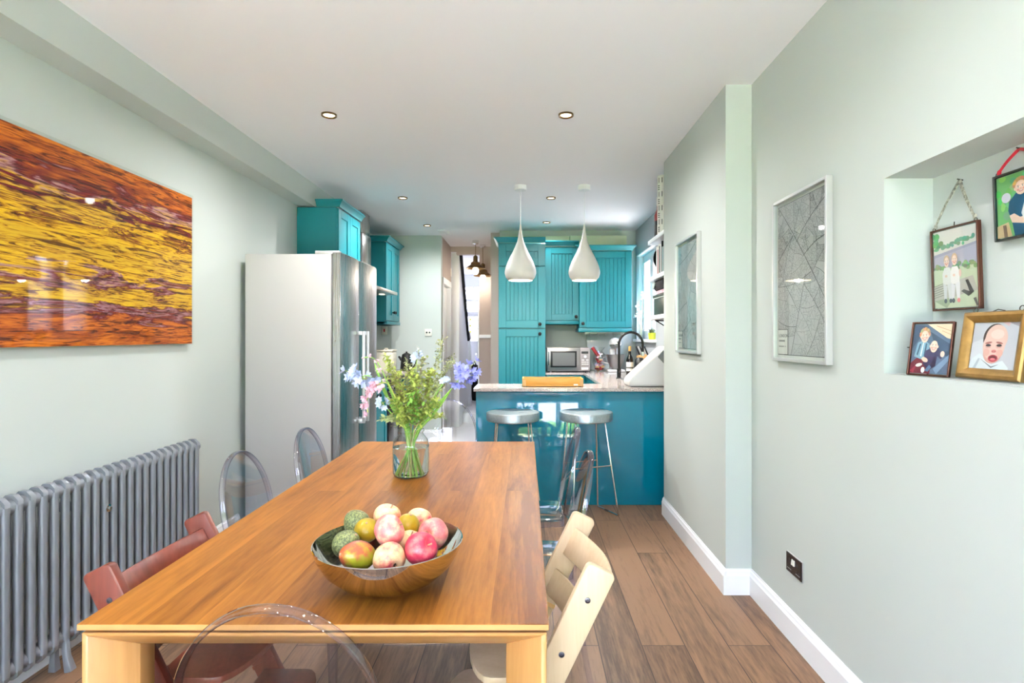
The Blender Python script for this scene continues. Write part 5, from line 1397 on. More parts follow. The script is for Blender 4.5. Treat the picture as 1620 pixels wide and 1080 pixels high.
# ------------------------------------------------------------------ double socket
t = thing('double_socket', 'dark metal double socket with pale switches low on the right wall', 'socket', (1.187, 2.52, 0.298))
b = MB(); b.box(1.1895, 1.193, 2.447, 2.593, 0.298, 0.388); b.build('back_plate', M['alu'], t, bevel=0.001, seg=1)
b = MB(); b.box(1.185, 1.1895, 2.45, 2.59, 0.301, 0.385); b.build('face_plate', M['plug'], t, bevel=0.0012, seg=1)
for y in (2.528, 2.512):
    b = MB(); b.hexa([(1.179, y - 0.006, 0.345), (1.185, y - 0.006, 0.345), (1.185, y + 0.006, 0.345), (1.179, y + 0.006, 0.345), (1.183, y - 0.006, 0.37), (1.185, y - 0.006, 0.37), (1.185, y + 0.006, 0.37), (1.183, y + 0.006, 0.37)]); b.build('rocker', M['offwhite'], t, bevel=0.001, seg=1)
for yc in (2.56, 2.48):
    b = MB()
    b.box(1.1845, 1.1852, yc - 0.004, yc + 0.004, 0.348, 0.364)
    b.box(1.1845, 1.1852, yc + 0.008, yc + 0.016, 0.326, 0.332); b.box(1.1845, 1.1852, yc - 0.016, yc - 0.008, 0.326, 0.332)
    b.build('pin_slot', M['black'], t, weld=False)
    b = MB(); b.box(1.1843, 1.185, yc - 0.019, yc + 0.019, 0.3165, 0.3185); b.build('shutter_edge', M['alu'], t)

# ------------------------------------------------------------------ family photographs in the niche
def ell(cx, cy, rx, ry, rot=0, n=18, a0=0, a1=2 * pi):
    out = []
    for i in range(n):
        a = a0 + (a1 - a0) * i / (n if a1 - a0 > 6.2 else n - 1); x, y = rx * cos(a), ry * sin(a)
        out.append((cx + x * cos(rot) - y * sin(rot), cy + x * sin(rot) + y * cos(rot)))
    return out
def clip(poly):
    for ax, lim, sg in ((0, 0.0, 1), (0, 1.0, -1), (1, 0.0, 1), (1, 1.0, -1)):
        out = []
        for i in range(len(poly)):
            p, q = poly[i - 1], poly[i]; a, c = sg * (p[ax] - lim), sg * (q[ax] - lim)
            if (a >= 0) != (c >= 0):
                f = a / (a - c); out.append((p[0] + (q[0] - p[0]) * f, p[1] + (q[1] - p[1]) * f))
            if c >= 0: out.append(q)
        poly = out
        if len(poly) < 3: return []
    return poly
def picture(t, m4, w, h, polys, name='photo'):
    """flat printed picture, w by h, lying in the local x-z plane of m4 and facing -y"""
    b = MB(m4); i = 0
    for col, poly in [(polys[0][0], [(0, 0), (1, 0), (1, 1), (0, 1)])] + polys[1:]:
        poly = clip(poly)
        if not poly: continue
        y = -0.00004 * i; i += 1
        b.add([((u - 0.5) * w, y, v * h) for u, v in poly], [tuple(range(len(poly)))], col if len(col) == 4 else rgb(*col))
    return b.build(name, M['print'], t, flat=True, weld=False)
def face(cx, cy, r, hair, skin=(238, 200, 180), rot=0.0, curls=0, smile=True, bald=False, rr=None):
    rr = rr or random.Random(int(cx * 1000 + cy * 77))
    P = []
    def T(x, y): return (cx + r * (x * cos(rot) - y * sin(rot)), cy + r * (x * sin(rot) + y * cos(rot)))
    def E(x, y, a, c): 
        q = T(x, y); return ell(q[0], q[1], a * r, c * r, rot, 14)
    if not bald: P.append((hair, E(0, 0.25, 1.02, 1.02)))
    if curls:
        for k in range(curls):
            a = rr.uniform(-0.25, pi + 0.25); q = T(0.95 * cos(a), 0.25 + 0.95 * sin(a)); c = [min(255, int(v * rr.uniform(.75, 1.2))) for v in hair]; P.append((c, ell(q[0], q[1], 0.26 * r, 0.24 * r, 0, 10)))
    P.append((skin, E(-0.86, -0.1, 0.14, 0.22))); P.append((skin, E(0.86, -0.1, 0.14, 0.22)))
    P.append((skin, E(0, -0.12, 0.82, 1.0)))
    P.append(([min(255, int(v * 1.05)) for v in skin], E(-0.1, 0.25, 0.5, 0.4)))
    for s in (-1, 1):
        P.append(((222, 150, 140), E(0.42 * s, -0.35, 0.2, 0.15))); P.append(((150, 110, 90), E(0.33 * s, 0.22, 0.2, 0.045)))
        P.append(((250, 250, 250), E(0.33 * s, 0.04, 0.15, 0.09))); P.append(((50, 50, 60), E(0.33 * s, 0.04, 0.08, 0.09)))
    P.append(((214, 160, 142), E(0.02, -0.26, 0.13, 0.09)))
    P.append(((186, 80, 84), E(0, -0.58, 0.32, 0.13 if smile else 0.08)))
    if smile: P.append(((250, 246, 240), E(0, -0.55, 0.24, 0.05)))
    return P

def slab_frame(t, m4, w, h, bar, dp, m, name='frame'):
    b = MB(m4)
    b.box(-w / 2, -w / 2 + bar, -dp / 2, dp / 2, 0, h); b.box(w / 2 - bar, w / 2, -dp / 2, dp / 2, 0, h)
    b.box(-w / 2 + bar, w / 2 - bar, -dp / 2, dp / 2, 0, bar); b.box(-w / 2 + bar, w / 2 - bar, -dp / 2, dp / 2, h - bar, h)
    return b.build(name, m, t, bevel=0.0012, seg=1, weld=False)

def facing(loc, ang, lean):
    """frame standing at loc; its face looks towards -x turned by ang; leaning back by lean"""
    return Matrix.Translation(loc) @ Matrix.Rotation(R(-90) + ang, 4, 'Z') @ Matrix.Rotation(-lean, 4, 'X')

# two children sitting together: standing copper frame
BLc, BRc = Vector((1.206, 1.80, NZ0)), Vector((1.25, 1.68, NZ0))
mid = (BLc + BRc) / 2; e = BRc - BLc; wd = e.length; ang = math.atan2(e.y, e.x) - R(-90)
t = thing('photo_frame', 'copper edged photo frame of two small children, standing leftmost in the niche', 'photo frame', mid + Vector((0, 0, 0.001)), 'family photo frames in the niche')
m4 = facing(mid + Vector((0, 0, 0.002)), ang, R(10)); h = 0.168
slab_frame(t, m4, wd, h, 0.005, 0.012, M['copper'])
sky = (92, 112, 138)
pol = [(sky, None), ((232, 206, 176), [(0.35, 1), (1, 1), (1, 0.7), (0.9, 0.72)]), ((196, 150, 120), [(0.6, 0.97), (1, 0.86), (1, 0.85), (0.6, 0.955)]), ((196, 150, 120), [(0.75, 0.87), (1, 0.79), (1, 0.78), (0.75, 0.86)]),
       ((70, 88, 116), [(0, 0.5), (0.4, 0.95), (0, 1)]), ((62, 82, 108), [(0.45, 0.85), (1, 0.6), (1, 0.35), (0.7, 0.4)]), ((120, 146, 176), [(0.62, 0.1), (1, 0.4), (1, 0.28), (0.72, 0)]),
       ((112, 40, 56), [(0, 0), (0.55, 0), (0.55, 0.25), (0.2, 0.34), (0, 0.2)]), ((150, 50, 70), [(0, 0.05), (0.2, 0.2), (0.1, 0.0)]),
       ((130, 168, 190), [(0.08, 0.34), (0.14, 0.62), (0.3, 0.68), (0.46, 0.6), (0.48, 0.34), (0.3, 0.28)]), ((60, 90, 116), [(0.14, 0.38), (0.2, 0.6), (0.24, 0.6), (0.18, 0.36)]), ((60, 90, 116), [(0.34, 0.36), (0.36, 0.62), (0.4, 0.6), (0.38, 0.34)]), ((220, 230, 236), [(0.24, 0.35), (0.28, 0.62), (0.31, 0.62), (0.28, 0.34)]),
       ((60, 56, 92), [(0.34, 0.2), (0.38, 0.46), (0.52, 0.52), (0.72, 0.5), (0.86, 0.36), (0.8, 0.3), (0.7, 0.36), (0.68, 0.16), (0.5, 0.06)]), ((46, 44, 74), [(0.5, 0.08), (0.68, 0.16), (0.66, 0.4), (0.56, 0.2)]),
       ((238, 200, 180), ell(0.38, 0.28, 0.09, 0.045, -0.3)), ((238, 200, 180), ell(0.83, 0.4, 0.055, 0.06)), ((232, 228, 220), ell(0.24, 0.17, 0.09, 0.035, 0.2)), ((226, 236, 236), ell(0.36, 0.07, 0.05, 0.06)), ((90, 120, 150), [(0.4, 0.06), (0.52, 0.18), (0.58, 0.13), (0.5, 0.04)])]
pol += face(0.32, 0.76, 0.125, (206, 150, 110), curls=16, rot=0.1) + face(0.6, 0.56, 0.12, (220, 190, 160), bald=True, rot=-0.05)
picture(t, m4 @ Matrix.Translation((0, -0.001, 0.007)), wd - 0.014, h - 0.014, pol)
b = MB(m4); b.box(-wd / 2 + 0.005, wd / 2 - 0.005, -0.0052, -0.0042, 0.005, h - 0.005); b.build('glazing', M['glass'], t)
b = MB(m4); b.tube([(0.03, 0.006, 0.10), (0.03, 0.045, 0.006)], 0.0022, 6); b.tube([(-0.03, 0.006, 0.10), (-0.03, 0.045, 0.006)], 0.0022, 6); b.tube([(-0.03, 0.045, 0.006), (0.03, 0.045, 0.006)], 0.0022, 6); b.build('stand', M['gunmetal'], t, weld=False)
b = MB(m4); b.tube([(-wd / 2 - 0.01, 0, h * 0.52), (-wd / 2, 0, h * 0.52)], 0.0016, 6); b.build('clasp', M['gunmetal'], t)

# baby: chunky gold frame
BLc, BRc = Vector((1.267, 1.663, NZ0)), Vector((1.282, 1.463, NZ0))
mid = (BLc + BRc) / 2; e = BRc - BLc; wd = e.length; ang = math.atan2(e.y, e.x) - R(-90)
t = thing('photo_frame', 'chunky antique gold photo frame of a baby with open mouth', 'photo frame', mid + Vector((0, 0, 0.001)), 'family photo frames in the niche')
m4 = facing(mid + Vector((0, 0, 0.003)), ang, R(9)); h = 0.19
prof = [(0, 0.0), (0, -0.012), (0.004, -0.017), (0.012, -0.019), (0.02, -0.015), (0.026, -0.009), (0.03, -0.006), (0.03, 0.0)]
b = MB(m4); k = len(prof)
cor = [(-wd / 2, 0, 1, 1), (wd / 2, 0, -1, 1), (wd / 2, h, -1, -1), (-wd / 2, h, 1, -1)]
vs = []
for cx, cz, sx, sz in cor: vs += [(cx + sx * o, y, cz + sz * o) for o, y in prof]
fs = []
for c in range(4):
    n_ = (c + 1) % 4
    for i in range(k): fs.append((c * k + i, n_ * k + i, n_ * k + (i + 1) % k, c * k + (i + 1) % k))
b.add(vs, fs); b.build('frame', M['gold'], t, angle=30)
pol = [((206, 204, 214), None), ((222, 220, 228), [(0, 0.55), (0.4, 0.7), (0.3, 0.3), (0, 0.2)]), ((176, 164, 172), [(0.7, 1), (1, 1), (1, 0.88)]), ((228, 190, 196), [(0.6, 1), (0.8, 1), (0.76, 0.9)]),
       ((228, 232, 238), [(0, 0), (0.04, 0.2), (0.22, 0.34), (0.5, 0.12), (0.72, 0.2), (0.86, 0.05), (0.84, 0)]), ((190, 198, 210), [(0.1, 0.02), (0.2, 0.24), (0.24, 0.22), (0.16, 0.0)]), ((120, 120, 130), [(0.22, 0.24), (0.5, 0.07), (0.66, 0.12), (0.5, 0.04)]),
       ((72, 52, 50), ell(0.5, 0.66, 0.25, 0.3, 0.0, 24)), ((236, 196, 184), ell(0.535, 0.655, 0.235, 0.285, 0, 24)), ((226, 170, 160), ell(0.49, 0.36, 0.2, 0.23, 0.0, 24)), ((238, 198, 186), ell(0.5, 0.5, 0.235, 0.3, 0.0, 24)),
       ((232, 178, 166), ell(0.36, 0.36, 0.07, 0.08)), ((232, 178, 166), ell(0.64, 0.35, 0.07, 0.08)), ((246, 214, 204), ell(0.55, 0.74, 0.14, 0.1))]
for s in (-1, 1):
    pol += [((180, 110, 104), ell(0.5 + 0.115 * s, 0.56, 0.075, 0.022, -0.2 * s)), ((214, 160, 150), ell(0.5 + 0.115 * s, 0.5, 0.07, 0.035)), ((48, 40, 46), ell(0.5 + 0.115 * s, 0.508, 0.055, 0.026)), ((224, 170, 160), ell(0.5 + 0.115 * s, 0.46, 0.06, 0.014))]
pol += [((224, 140, 134), ell(0.52, 0.385, 0.055, 0.035)), ((170, 80, 84), ell(0.5, 0.38, 0.014, 0.01)), ((170, 80, 84), ell(0.545, 0.38, 0.014, 0.01)), ((190, 70, 84), ell(0.52, 0.24, 0.105, 0.075)), ((110, 30, 40), ell(0.52, 0.245, 0.078, 0.052)), ((222, 120, 130), ell(0.52, 0.222, 0.055, 0.026))]
picture(t, m4 @ Matrix.Translation((0, -0.003, 0.028)), wd - 0.056, h - 0.056, pol)
b = MB(m4); b.box(-wd / 2 + 0.02, wd / 2 - 0.02, -0.0065, -0.0055, 0.02, h - 0.02); b.build('glazing', M['glass'], t)
b = MB(m4); b.box(-wd / 2 + 0.01, wd / 2 - 0.01, 0.0, 0.004, 0.01, h - 0.01); b.build('back_board', M['gunmetal'], t)
b = MB(m4); 
for x in (-wd / 2 + 0.03, wd / 2 - 0.03):
    b.tube([(x + 0.007 * cos(a), -0.006, h + 0.006 + 0.007 * sin(a)) for a in [2 * pi * i / 14 for i in range(14)]], 0.0014, 6, closed=True)
b.tube([(-0.02, -0.004, h), (0.0, -0.006, h + 0.006), (0.02, -0.004, h + 0.002)], 0.0014, 6)
b.build('hanging_ring', M['gunmetal'], t, weld=False)
b = MB(m4); b.tube([(0.0, 0.004, 0.12), (0.0, 0.045, 0.008)], 0.004, 6); b.build('stand', M['gunmetal'], t)

# hanging pictures
def hanging(label, y0, y1, z0, z1, nail, m_fr, m_rib, pol, X=1.337):
    w = y1 - y0; h = z1 - z0; yc = (y0 + y1) / 2
    t = thing('hanging_photo', label, 'photo frame', (X, yc, z0), 'glass photo frames hung in the niche')
    m4 = Matrix.Translation((X, yc, z0)) @ Matrix.Rotation(R(-90), 4, 'Z') @ Matrix.Rotation(R(2), 4, 'X')
    slab_frame(t, m4, w, h, 0.0055, 0.014, m_fr)
    picture(t, m4 @ Matrix.Translation((0, -0.001, 0.008)), w - 0.016, h - 0.016, pol)
    b = MB(m4); b.box(-w / 2 + 0.005, w / 2 - 0.005, -0.006, -0.005, 0.005, h - 0.005); b.build('glazing', M['glass'], t)
    nv = Vector((1.352, nail[0], nail[1]))
    for s in (-1, 1):
        c = m4 @ Vector((s * (w / 2 - 0.012), 0, h + 0.004))
        b = MB(); n = 10; P = [c.lerp(nv + Vector((-0.006, 0, 0)), i / n) + Vector((-0.004 * sin(pi * i / n), 0, 0)) for i in range(n + 1)]
        b.sweep(P, [(-0.0045, -0.001), (0.0045, -0.001), (0.0045, 0.001), (-0.0045, 0.001)], up=(0, 1, 0.3), scale=[0.8 + 0.35 * abs(sin(3.0 * i)) for i in range(n + 1)]); b.build('ribbon', m_rib, t)
        b = MB(); b.tube([(c.x + 0.0, c.y + 0.006 * cos(a), c.z - 0.002 + 0.006 * sin(a)) for a in [2 * pi * i / 12 for i in range(12)]], 0.0014, 6, closed=True); b.build('hanging_ring', M['gunmetal'], t)
        b = MB(); b.ellipsoid(tuple(c.lerp(nv, 0.06)), 0.004, 0.007, 0.009, 10, 6); b.build('ribbon_knot', m_rib, t)
    b = MB(m4); b.tube([(0.0, 0, h), (0.006, -0.003, h + 0.012)], 0.0014, 6); b.build('clasp', M['gunmetal'], t)
    b = MB(); b.tube([(1.356, nv.y, nv.z), (1.338, nv.y, nv.z + 0.003)], 0.002, 6)
    tag(b.build('nail', M['gunmetal']), 'nail in the niche wall holding the ' + ('red' if m_rib is M['redrib'] else 'patterned grey') + ' ribbon', 'nail')
    return t
r2 = random.Random(3)
pol = [((236, 226, 220), None), ((196, 186, 206), [(0, 0.66), (1, 0.78), (1, 0.5), (0, 0.5)]), ((176, 166, 192), [(0, 0.7), (1, 0.79), (1, 0.76), (0, 0.66)])]
for i in range(26): x = r2.uniform(0, 0.95); y = 0.74 + 0.1 * x + r2.uniform(-.02, .05); pol.append(((r2.randint(100, 150), r2.randint(150, 180), r2.randint(120, 150)), ell(x, y, r2.uniform(.03, .07), r2.uniform(.015, .035), 0, 9)))
for i in range(12): pol.append(((70 + r2.randint(0, 60), 140 + r2.randint(0, 40), 100), ell(r2.uniform(0, 0.24), 0.86 + r2.uniform(-.08, .1), 0.06, 0.035, 0, 9)))
pol.append(((214, 220, 190), [(0, 0.5), (1, 0.52), (1, 0), (0, 0)]))
for i in range(30): x = r2.uniform(0, 1); pol.append(((r2.randint(110, 160), r2.randint(150, 180), r2.randint(110, 130)), ell(x, 0.515 + r2.uniform(-.03, .04), r2.uniform(.03, .06), r2.uniform(.015, .03), 0, 9)))
pol.append(((200, 192, 182), [(0, 0.28), (0.9, 0.38), (1, 0.2), (0, 0.08)]))
for i in range(6): pol.append(((120, 116, 110), [(0, 0.29 - i * 0.03), (0.25, 0.325 - i * 0.03), (0.25, 0.318 - i * 0.03), (0, 0.283 - i * 0.03)]))
pol += [((92, 88, 84), [(0.74, 0.33), (0.8, 0.34), (0.92, 0.18), (0.84, 0.16)]), ((92, 88, 84), [(0.64, 0.2), (0.7, 0.22), (0.9, 0.17), (0.8, 0.13)]), ((170, 180, 150), [(0, 0.1), (0.5, 0.14), (0.3, 0)]), ((104, 98, 92), [(0.9, 0.1), (0.96, 0.11), (1, 0.02), (0.97, 0)])]
for cx, off in ((0.33, 0.0), (0.52, 0.01)):
    pol += [((240, 234, 232), [(cx - 0.1, 0.3), (cx - 0.11, 0.44), (cx - 0.06, 0.52), (cx + 0.06, 0.52), (cx + 0.11, 0.44), (cx + 0.1, 0.3)]), ((226, 222, 226), [(cx - 0.1, 0.32), (cx - 0.08, 0.1), (cx - 0.03, 0.1), (cx, 0.28)]), ((232, 228, 230), [(cx, 0.3), (cx + 0.04, 0.09), (cx + 0.1, 0.1), (cx + 0.11, 0.32)]),
            ((80, 86, 96), ell(cx - 0.05, 0.09, 0.035, 0.03)), ((220, 130, 130) if off else (80, 86, 96), ell(cx + 0.07, 0.09, 0.035, 0.028)), ((236, 200, 184), ell(cx + 0.12, 0.43, 0.03, 0.05)), ((236, 200, 184), ell(cx - 0.02, 0.41, 0.03, 0.018))]
    pol += face(cx, 0.595 + off, 0.066, (214, 176, 140), skin=(240, 208, 192), smile=False)
hanging('glass photo frame on a patterned grey ribbon, two children in white on a bench', 1.667, 1.862, 1.442, 1.703, (1.765, 1.845), M['copper'], M['greyrib'], pol)
pol = [((112, 170, 96), None)]
for i in range(40): pol.append(((r2.randint(60, 150), r2.randint(140, 200), r2.randint(70, 120)), ell(r2.uniform(0, 1), r2.uniform(.3, 1), r2.uniform(.03, .09), r2.uniform(.03, .09), r2.uniform(0, 3), 9)))
pol += [((214, 206, 220), ell(0.17, 0.64, 0.08, 0.08)), ((196, 164, 120), [(0, 0.2), (0.2, 0.24), (0.26, 0), (0, 0)]), ((120, 84, 56), [(0.1, 0.2), (0.16, 0.2), (0.18, 0), (0.12, 0)]),
        ((22, 76, 110), [(0.2, 0.42), (0.22, 0.56), (0.34, 0.68), (0.5, 0.66), (0.56, 0.4), (0.5, 0.0), (0.3, 0.0), (0.26, 0.24)]), ((236, 196, 176), [(0.22, 0.34), (0.26, 0.22), (0.5, 0.16), (0.62, 0.24), (0.6, 0.3), (0.4, 0.28), (0.3, 0.36)]),
        ((232, 224, 226), [(0.42, 0.34), (0.48, 0.54), (0.66, 0.6), (0.86, 0.52), (0.9, 0.1), (0.5, 0.1)]), ((30, 60, 96), [(0.86, 0.5), (1, 0.56), (1, 0), (0.86, 0.0)])]
pol += face(0.43, 0.76, 0.115, (206, 150, 92), curls=34, rot=0.12) + face(0.63, 0.62, 0.085, (224, 190, 140)) + face(0.86, 0.78, 0.1, (120, 84, 60))
hanging('glass photo frame on a red ribbon, curly-haired adult holding a child', 1.412, 1.616, 1.627, 1.812, (1.552, 1.872), M['gunmetal'], M['redrib'], pol)

# ------------------------------------------------------------------ things on the worktops
WZ = WT
t = thing('microwave', 'stainless steel microwave oven on the back worktop', 'microwave', (0.475, 6.8, WZ))
mx0, mx1, my0, mz0, mz1 = 0.245, 0.745, 6.61, WZ + 0.012, WZ + 0.287
b = MB(); b.box(mx0, mx1, my0 + 0.015, my0 + 0.38, mz0, mz1); b.build('microwave_body', M['steel_x'], t, bevel=0.006)
xd = mx0 + 0.385
b = MB(); b.box(mx0, xd - 0.002, my0, my0 + 0.015, mz0 + 0.004, mz1); dr = b.build('door', M['steel_x'], t, bevel=0.004)
b = MB(); b.box(mx0 + 0.04, xd - 0.04, my0 - 0.003, my0 + 0.001, mz0 + 0.045, mz1 - 0.04); b.build('window_border', M['black'], dr, bevel=0.003)
b = MB(); b.box(mx0 + 0.065, xd - 0.06, my0 - 0.0045, my0 - 0.003, mz0 + 0.063, mz1 - 0.06); b.build('window', M['smoke'], dr)
b = MB(); b.tube([(mx0 + 0.02, my0, mz0 + 0.06), (mx0 + 0.02, my0 - 0.022, mz0 + 0.075), (mx0 + 0.02, my0 - 0.022, mz1 - 0.06), (mx0 + 0.02, my0, mz1 - 0.045)], 0.006, 8); b.build('handle', M['chrome'], dr)
b = MB(); b.box(xd, mx1, my0, my0 + 0.015, mz0 + 0.004, mz1); pn = b.build('control_panel', M['panel_grey'], t, bevel=0.004)
b = MB(); b.box(xd + 0.015, mx1 - 0.02, my0 - 0.002, my0, mz1 - 0.07, mz1 - 0.043); b.build('display', M['black'], pn)
b = MB(); b.lathe([(0.017, 0), (0.015, 0.014), (0, 0.015)], 20); mm = Matrix.Translation((xd + 0.06, my0, mz1 - 0.105)) @ Matrix.Rotation(R(90), 4, 'X'); b.v = [mm @ p for p in b.v]; b.build('dial', M['alu'], pn)
for r_ in range(3):
    for c_ in range(4 if r_ else 2):
        b = MB(); xx = xd + 0.02 + c_ * (0.021 if r_ else 0.05); b.box(xx, xx + (0.013 if r_ else 0.028), my0 - 0.003, my0, mz1 - 0.15 - r_ * 0.024, mz1 - 0.139 - r_ * 0.024); b.build('button', M['paper'], pn)
b = MB(); b.box(xd + 0.015, mx1 - 0.02, my0 - 0.004, my0, mz0 + 0.018, mz0 + 0.045); b.build('open_button', M['paper'], pn, bevel=0.003)
for x in (mx0 + 0.04, mx1 - 0.04):
    for y in (my0 + 0.05, my0 + 0.33):
        b = MB(); b.box(x - 0.015, x + 0.015, y - 0.015, y + 0.015, WZ, mz0); b.build('foot', M['black'], t)

b = MB(); b.box(0.76, 1.215, 7.12, 7.145, WZ + 0.0, WZ + 0.44)
tag(b.build('splashback_panel', M['board'], bevel=0.003), 'pale grey glass panel leaning behind the mixer on the back worktop', 'panel')
b = MB(); 
t = thing('hook_rail', 'small rail of hooks under the wide teal wall cupboard', 'hook rail', (0.95, 6.95, 1.37))
b = MB(); b.box(0.72, 1.22, 6.96, 6.972, 1.395, 1.412); b.build('rail', M['alu'], t)
for i in range(5):
    x = 0.78 + i * 0.095; b = MB(); b.tube([(x, 6.955, 1.40), (x, 6.94, 1.385), (x + 0.01, 6.935, 1.365), (x + 0.02, 6.945, 1.37)], 0.004, 6); b.build('hook', M['alu'], t)

t = thing('sweet_bag', 'bundle of red and white wrapped treats in clear film by the microwave', 'sweets', (0.885, 6.85, WZ))
r3 = random.Random(9)
for i in range(26):
    zz = WZ + 0.02 + 0.2 * r3.random(); rad = 0.06 * (1.05 - (zz - WZ) / 0.3)
    b = MB(Matrix.Translation((0.885 + r3.uniform(-1, 1) * rad, 6.85 + r3.uniform(-1, 1) * 0.05, zz)) @ Matrix.Rotation(r3.uniform(0, 3), 4, 'X') @ Matrix.Rotation(r3.uniform(0, 3), 4, 'Y'))
    b.box(-0.022, 0.022, -0.01, 0.01, -0.014, 0.014); b.build('wrapped_sweet', [M['redpack'], M['pink'], M['paper'], M['tan'], M['paleblue']][i % 5], t, bevel=0.004, seg=1)
b = MB(Matrix.Translation((0.83, 6.83, WZ + 0.235)) @ Matrix.Rotation(R(-35), 4, 'Y')); b.lathe([(0.02, -0.06), (0.02, 0.04), (0.022, 0.045), (0.02, 0.06), (0, 0.062)], 14); b.build('red_tube', M['redpack'], t)
b = MB(); b.lathe([(0.05, 0.0), (0.08, 0.1), (0.07, 0.2), (0.03, 0.24), (0.07, 0.29)], 16, (0.885, 6.85, WZ + 0.001), wob=lambda a, i: 1 + 0.06 * sin(5 * a + i)); b.f = [f for f in b.f if len(f) == 4]; b.c = [None] * len(b.f); b.fm = [0] * len(b.f); b.build('film_wrap', M['clear'], t)

t = thing('stand_mixer', 'white stand mixer with a steel bowl behind the tap', 'mixer', (1.09, 6.78, WZ))
MX, MY = 1.06, 6.74
b = MB(); b.box(MX - 0.10, MX + 0.10, MY - 0.1, MY + 0.22, WZ, WZ + 0.028); b.box(MX - 0.045, MX + 0.055, MY + 0.12, MY + 0.21, WZ + 0.028, WZ + 0.27); b.build('base', M['mixer'], t, bevel=0.012, weld=False)
b = MB(); b.m = Matrix.Translation((MX + 0.0, MY + 0.03, WZ + 0.335)) ; b.ellipsoid((0, 0, 0), 0.068, 0.19, 0.066, 22, 14); hd = b.build('head', M['mixer'], t)
b = MB(); b.lathe([(0.026, 0), (0.026, 0.014), (0.018, 0.018), (0, 0.018)], 20); mm = Matrix.Translation((MX, MY - 0.152, WZ + 0.335)) @ Matrix.Rotation(R(90), 4, 'X'); b.v = [mm @ p for p in b.v]; b.build('attachment_cap', M['chrome'], hd)
b = MB(); b.lathe([(0.066, -0.006), (0.069, 0.0), (0.066, 0.006)], 24); b.m = Matrix.Identity(4); mm = Matrix.Translation((MX, MY - 0.03, WZ + 0.315)) @ Matrix.Diagonal((1, 2.3, 1, 1)); b.v = [mm @ p for p in b.v]; b.build('trim_band', M['chrome'], hd)
b = MB(); b.lathe([(0.0, 0.03), (0.045, 0.03), (0.048, 0.045), (0.07, 0.07), (0.095, 0.12), (0.108, 0.19), (0.111, 0.205), (0.106, 0.205), (0.09, 0.12), (0.06, 0.06), (0, 0.05)], 36, (MX, MY - 0.02, WZ)); b.build('bowl', M['steel_x'], t)
b = MB(); b.tube([(MX - 0.105, MY - 0.02, WZ + 0.18), (MX - 0.15, MY - 0.02, WZ + 0.17), (MX - 0.15, MY - 0.02, WZ + 0.11), (MX - 0.085, MY - 0.02, WZ + 0.1)], 0.006, 8); b.build('bowl_handle', M['chrome'], t)
b = MB(); b.tube([(MX, MY - 0.04, WZ + 0.28), (MX, MY - 0.04, WZ + 0.16)], 0.012, 10); b.build('beater', M['chrome'], t)

t = thing('wine_bottle', 'dark wine bottle with a cream label in front of the mixer', 'bottle', (1.105, 6.05, WZ))
b = MB(); b.lathe([(0.0, 0), (0.034, 0), (0.037, 0.006), (0.037, 0.165), (0.03, 0.195), (0.0145, 0.225), (0.0135, 0.26)], 28, (1.105, 6.05, WZ)); b.build('bottle_body', M['wine'], t)
b = MB(); b.lathe([(0.0145, 0.262), (0.0145, 0.312), (0.0, 0.313)], 20, (1.105, 6.05, WZ)); b.build('capsule', mat('tan_foil', rgb(206, 160, 92), 0.4), t)
b = MB(); b.lathe([(0.0376, 0.05), (0.0376, 0.145)], 28, (1.105, 6.05, WZ)); b.f = [f for f in b.f if len(f) == 4]; b.c = [None] * len(b.f); b.fm = [0] * len(b.f); b.build('label', M['paper'], t)
b = MB(); b.lathe([(0.038, 0.078), (0.038, 0.094)], 28, (1.105, 6.05, WZ)); b.f = [f for f in b.f if len(f) == 4]; b.c = [None] * len(b.f); b.fm = [0] * len(b.f); b.build('label_band', M['smoke'], t)

t = thing('kitchen_tap', 'tall swan-neck steel tap rising from the sink run', 'tap', (0.925, 5.62, WZ))
b = MB(); P = [(0.925, 5.65, WZ + 0.02), (0.925, 5.65, WZ + 0.3)] + [(0.925 + 0.118 - 0.118 * cos(a), 5.65, WZ + 0.34 + 0.118 * sin(a)) for a in [pi * i / 16 for i in range(17)]] + [(1.161, 5.65, WZ + 0.26)]
b.tube(P, 0.0125, 14); b.build('spout', M['blackmetal'], t)
b = MB(); b.lathe([(0.028, 0), (0.028, 0.006), (0.02, 0.012), (0.02, 0.09), (0.016, 0.1)], 20, (0.925, 5.65, WZ)); b.build('tap_base', M['blackmetal'], t)
b = MB(); b.tube([(0.925, 5.63, WZ + 0.06), (0.925, 5.585, WZ + 0.075), (0.925, 5.56, WZ + 0.1)], 0.007, 8); b.build('lever', M['blackmetal'], t)
b = MB(); b.tube([(1.161, 5.65, WZ + 0.265), (1.161, 5.65, WZ + 0.225)], 0.0155, 12); b.build('nozzle', M['chrome'], t)

t = thing('knife_block', 'tan wooden knife block under the bottom shelf', 'knife block', (1.24, 5.95, WZ))
b = MB(); b.prism([(1.17, WZ), (1.31, WZ), (1.31, WZ + 0.18), (1.24, WZ + 0.235), (1.17, WZ + 0.215)], 5.9, 6.02, 'y'); b.build('block', M['tan'], t, bevel=0.005)
for i in range(5):
    b = MB(Matrix.Translation((1.185 + i * 0.022, 5.93 + 0.015 * (i % 3), WZ + 0.225)) @ Matrix.Rotation(R(-22), 4, 'Y')); b.box(-0.007, 0.007, -0.01, 0.01, 0, 0.095); b.build('knife_handle', M['alu'] if i % 2 else M['black'], t, bevel=0.003)
t = thing('toaster_kettle', 'black jug kettle between the wine bottle and the white bread bin', 'kettle', (1.14, 5.72, WZ)); t.name = 'jug_kettle'
b = MB(); b.lathe([(0.065, 0), (0.068, 0.008), (0.058, 0.12), (0.048, 0.18), (0.03, 0.2), (0, 0.204)], 26, (1.165, 5.82, WZ)); b.build('kettle_body', M['black'], t)
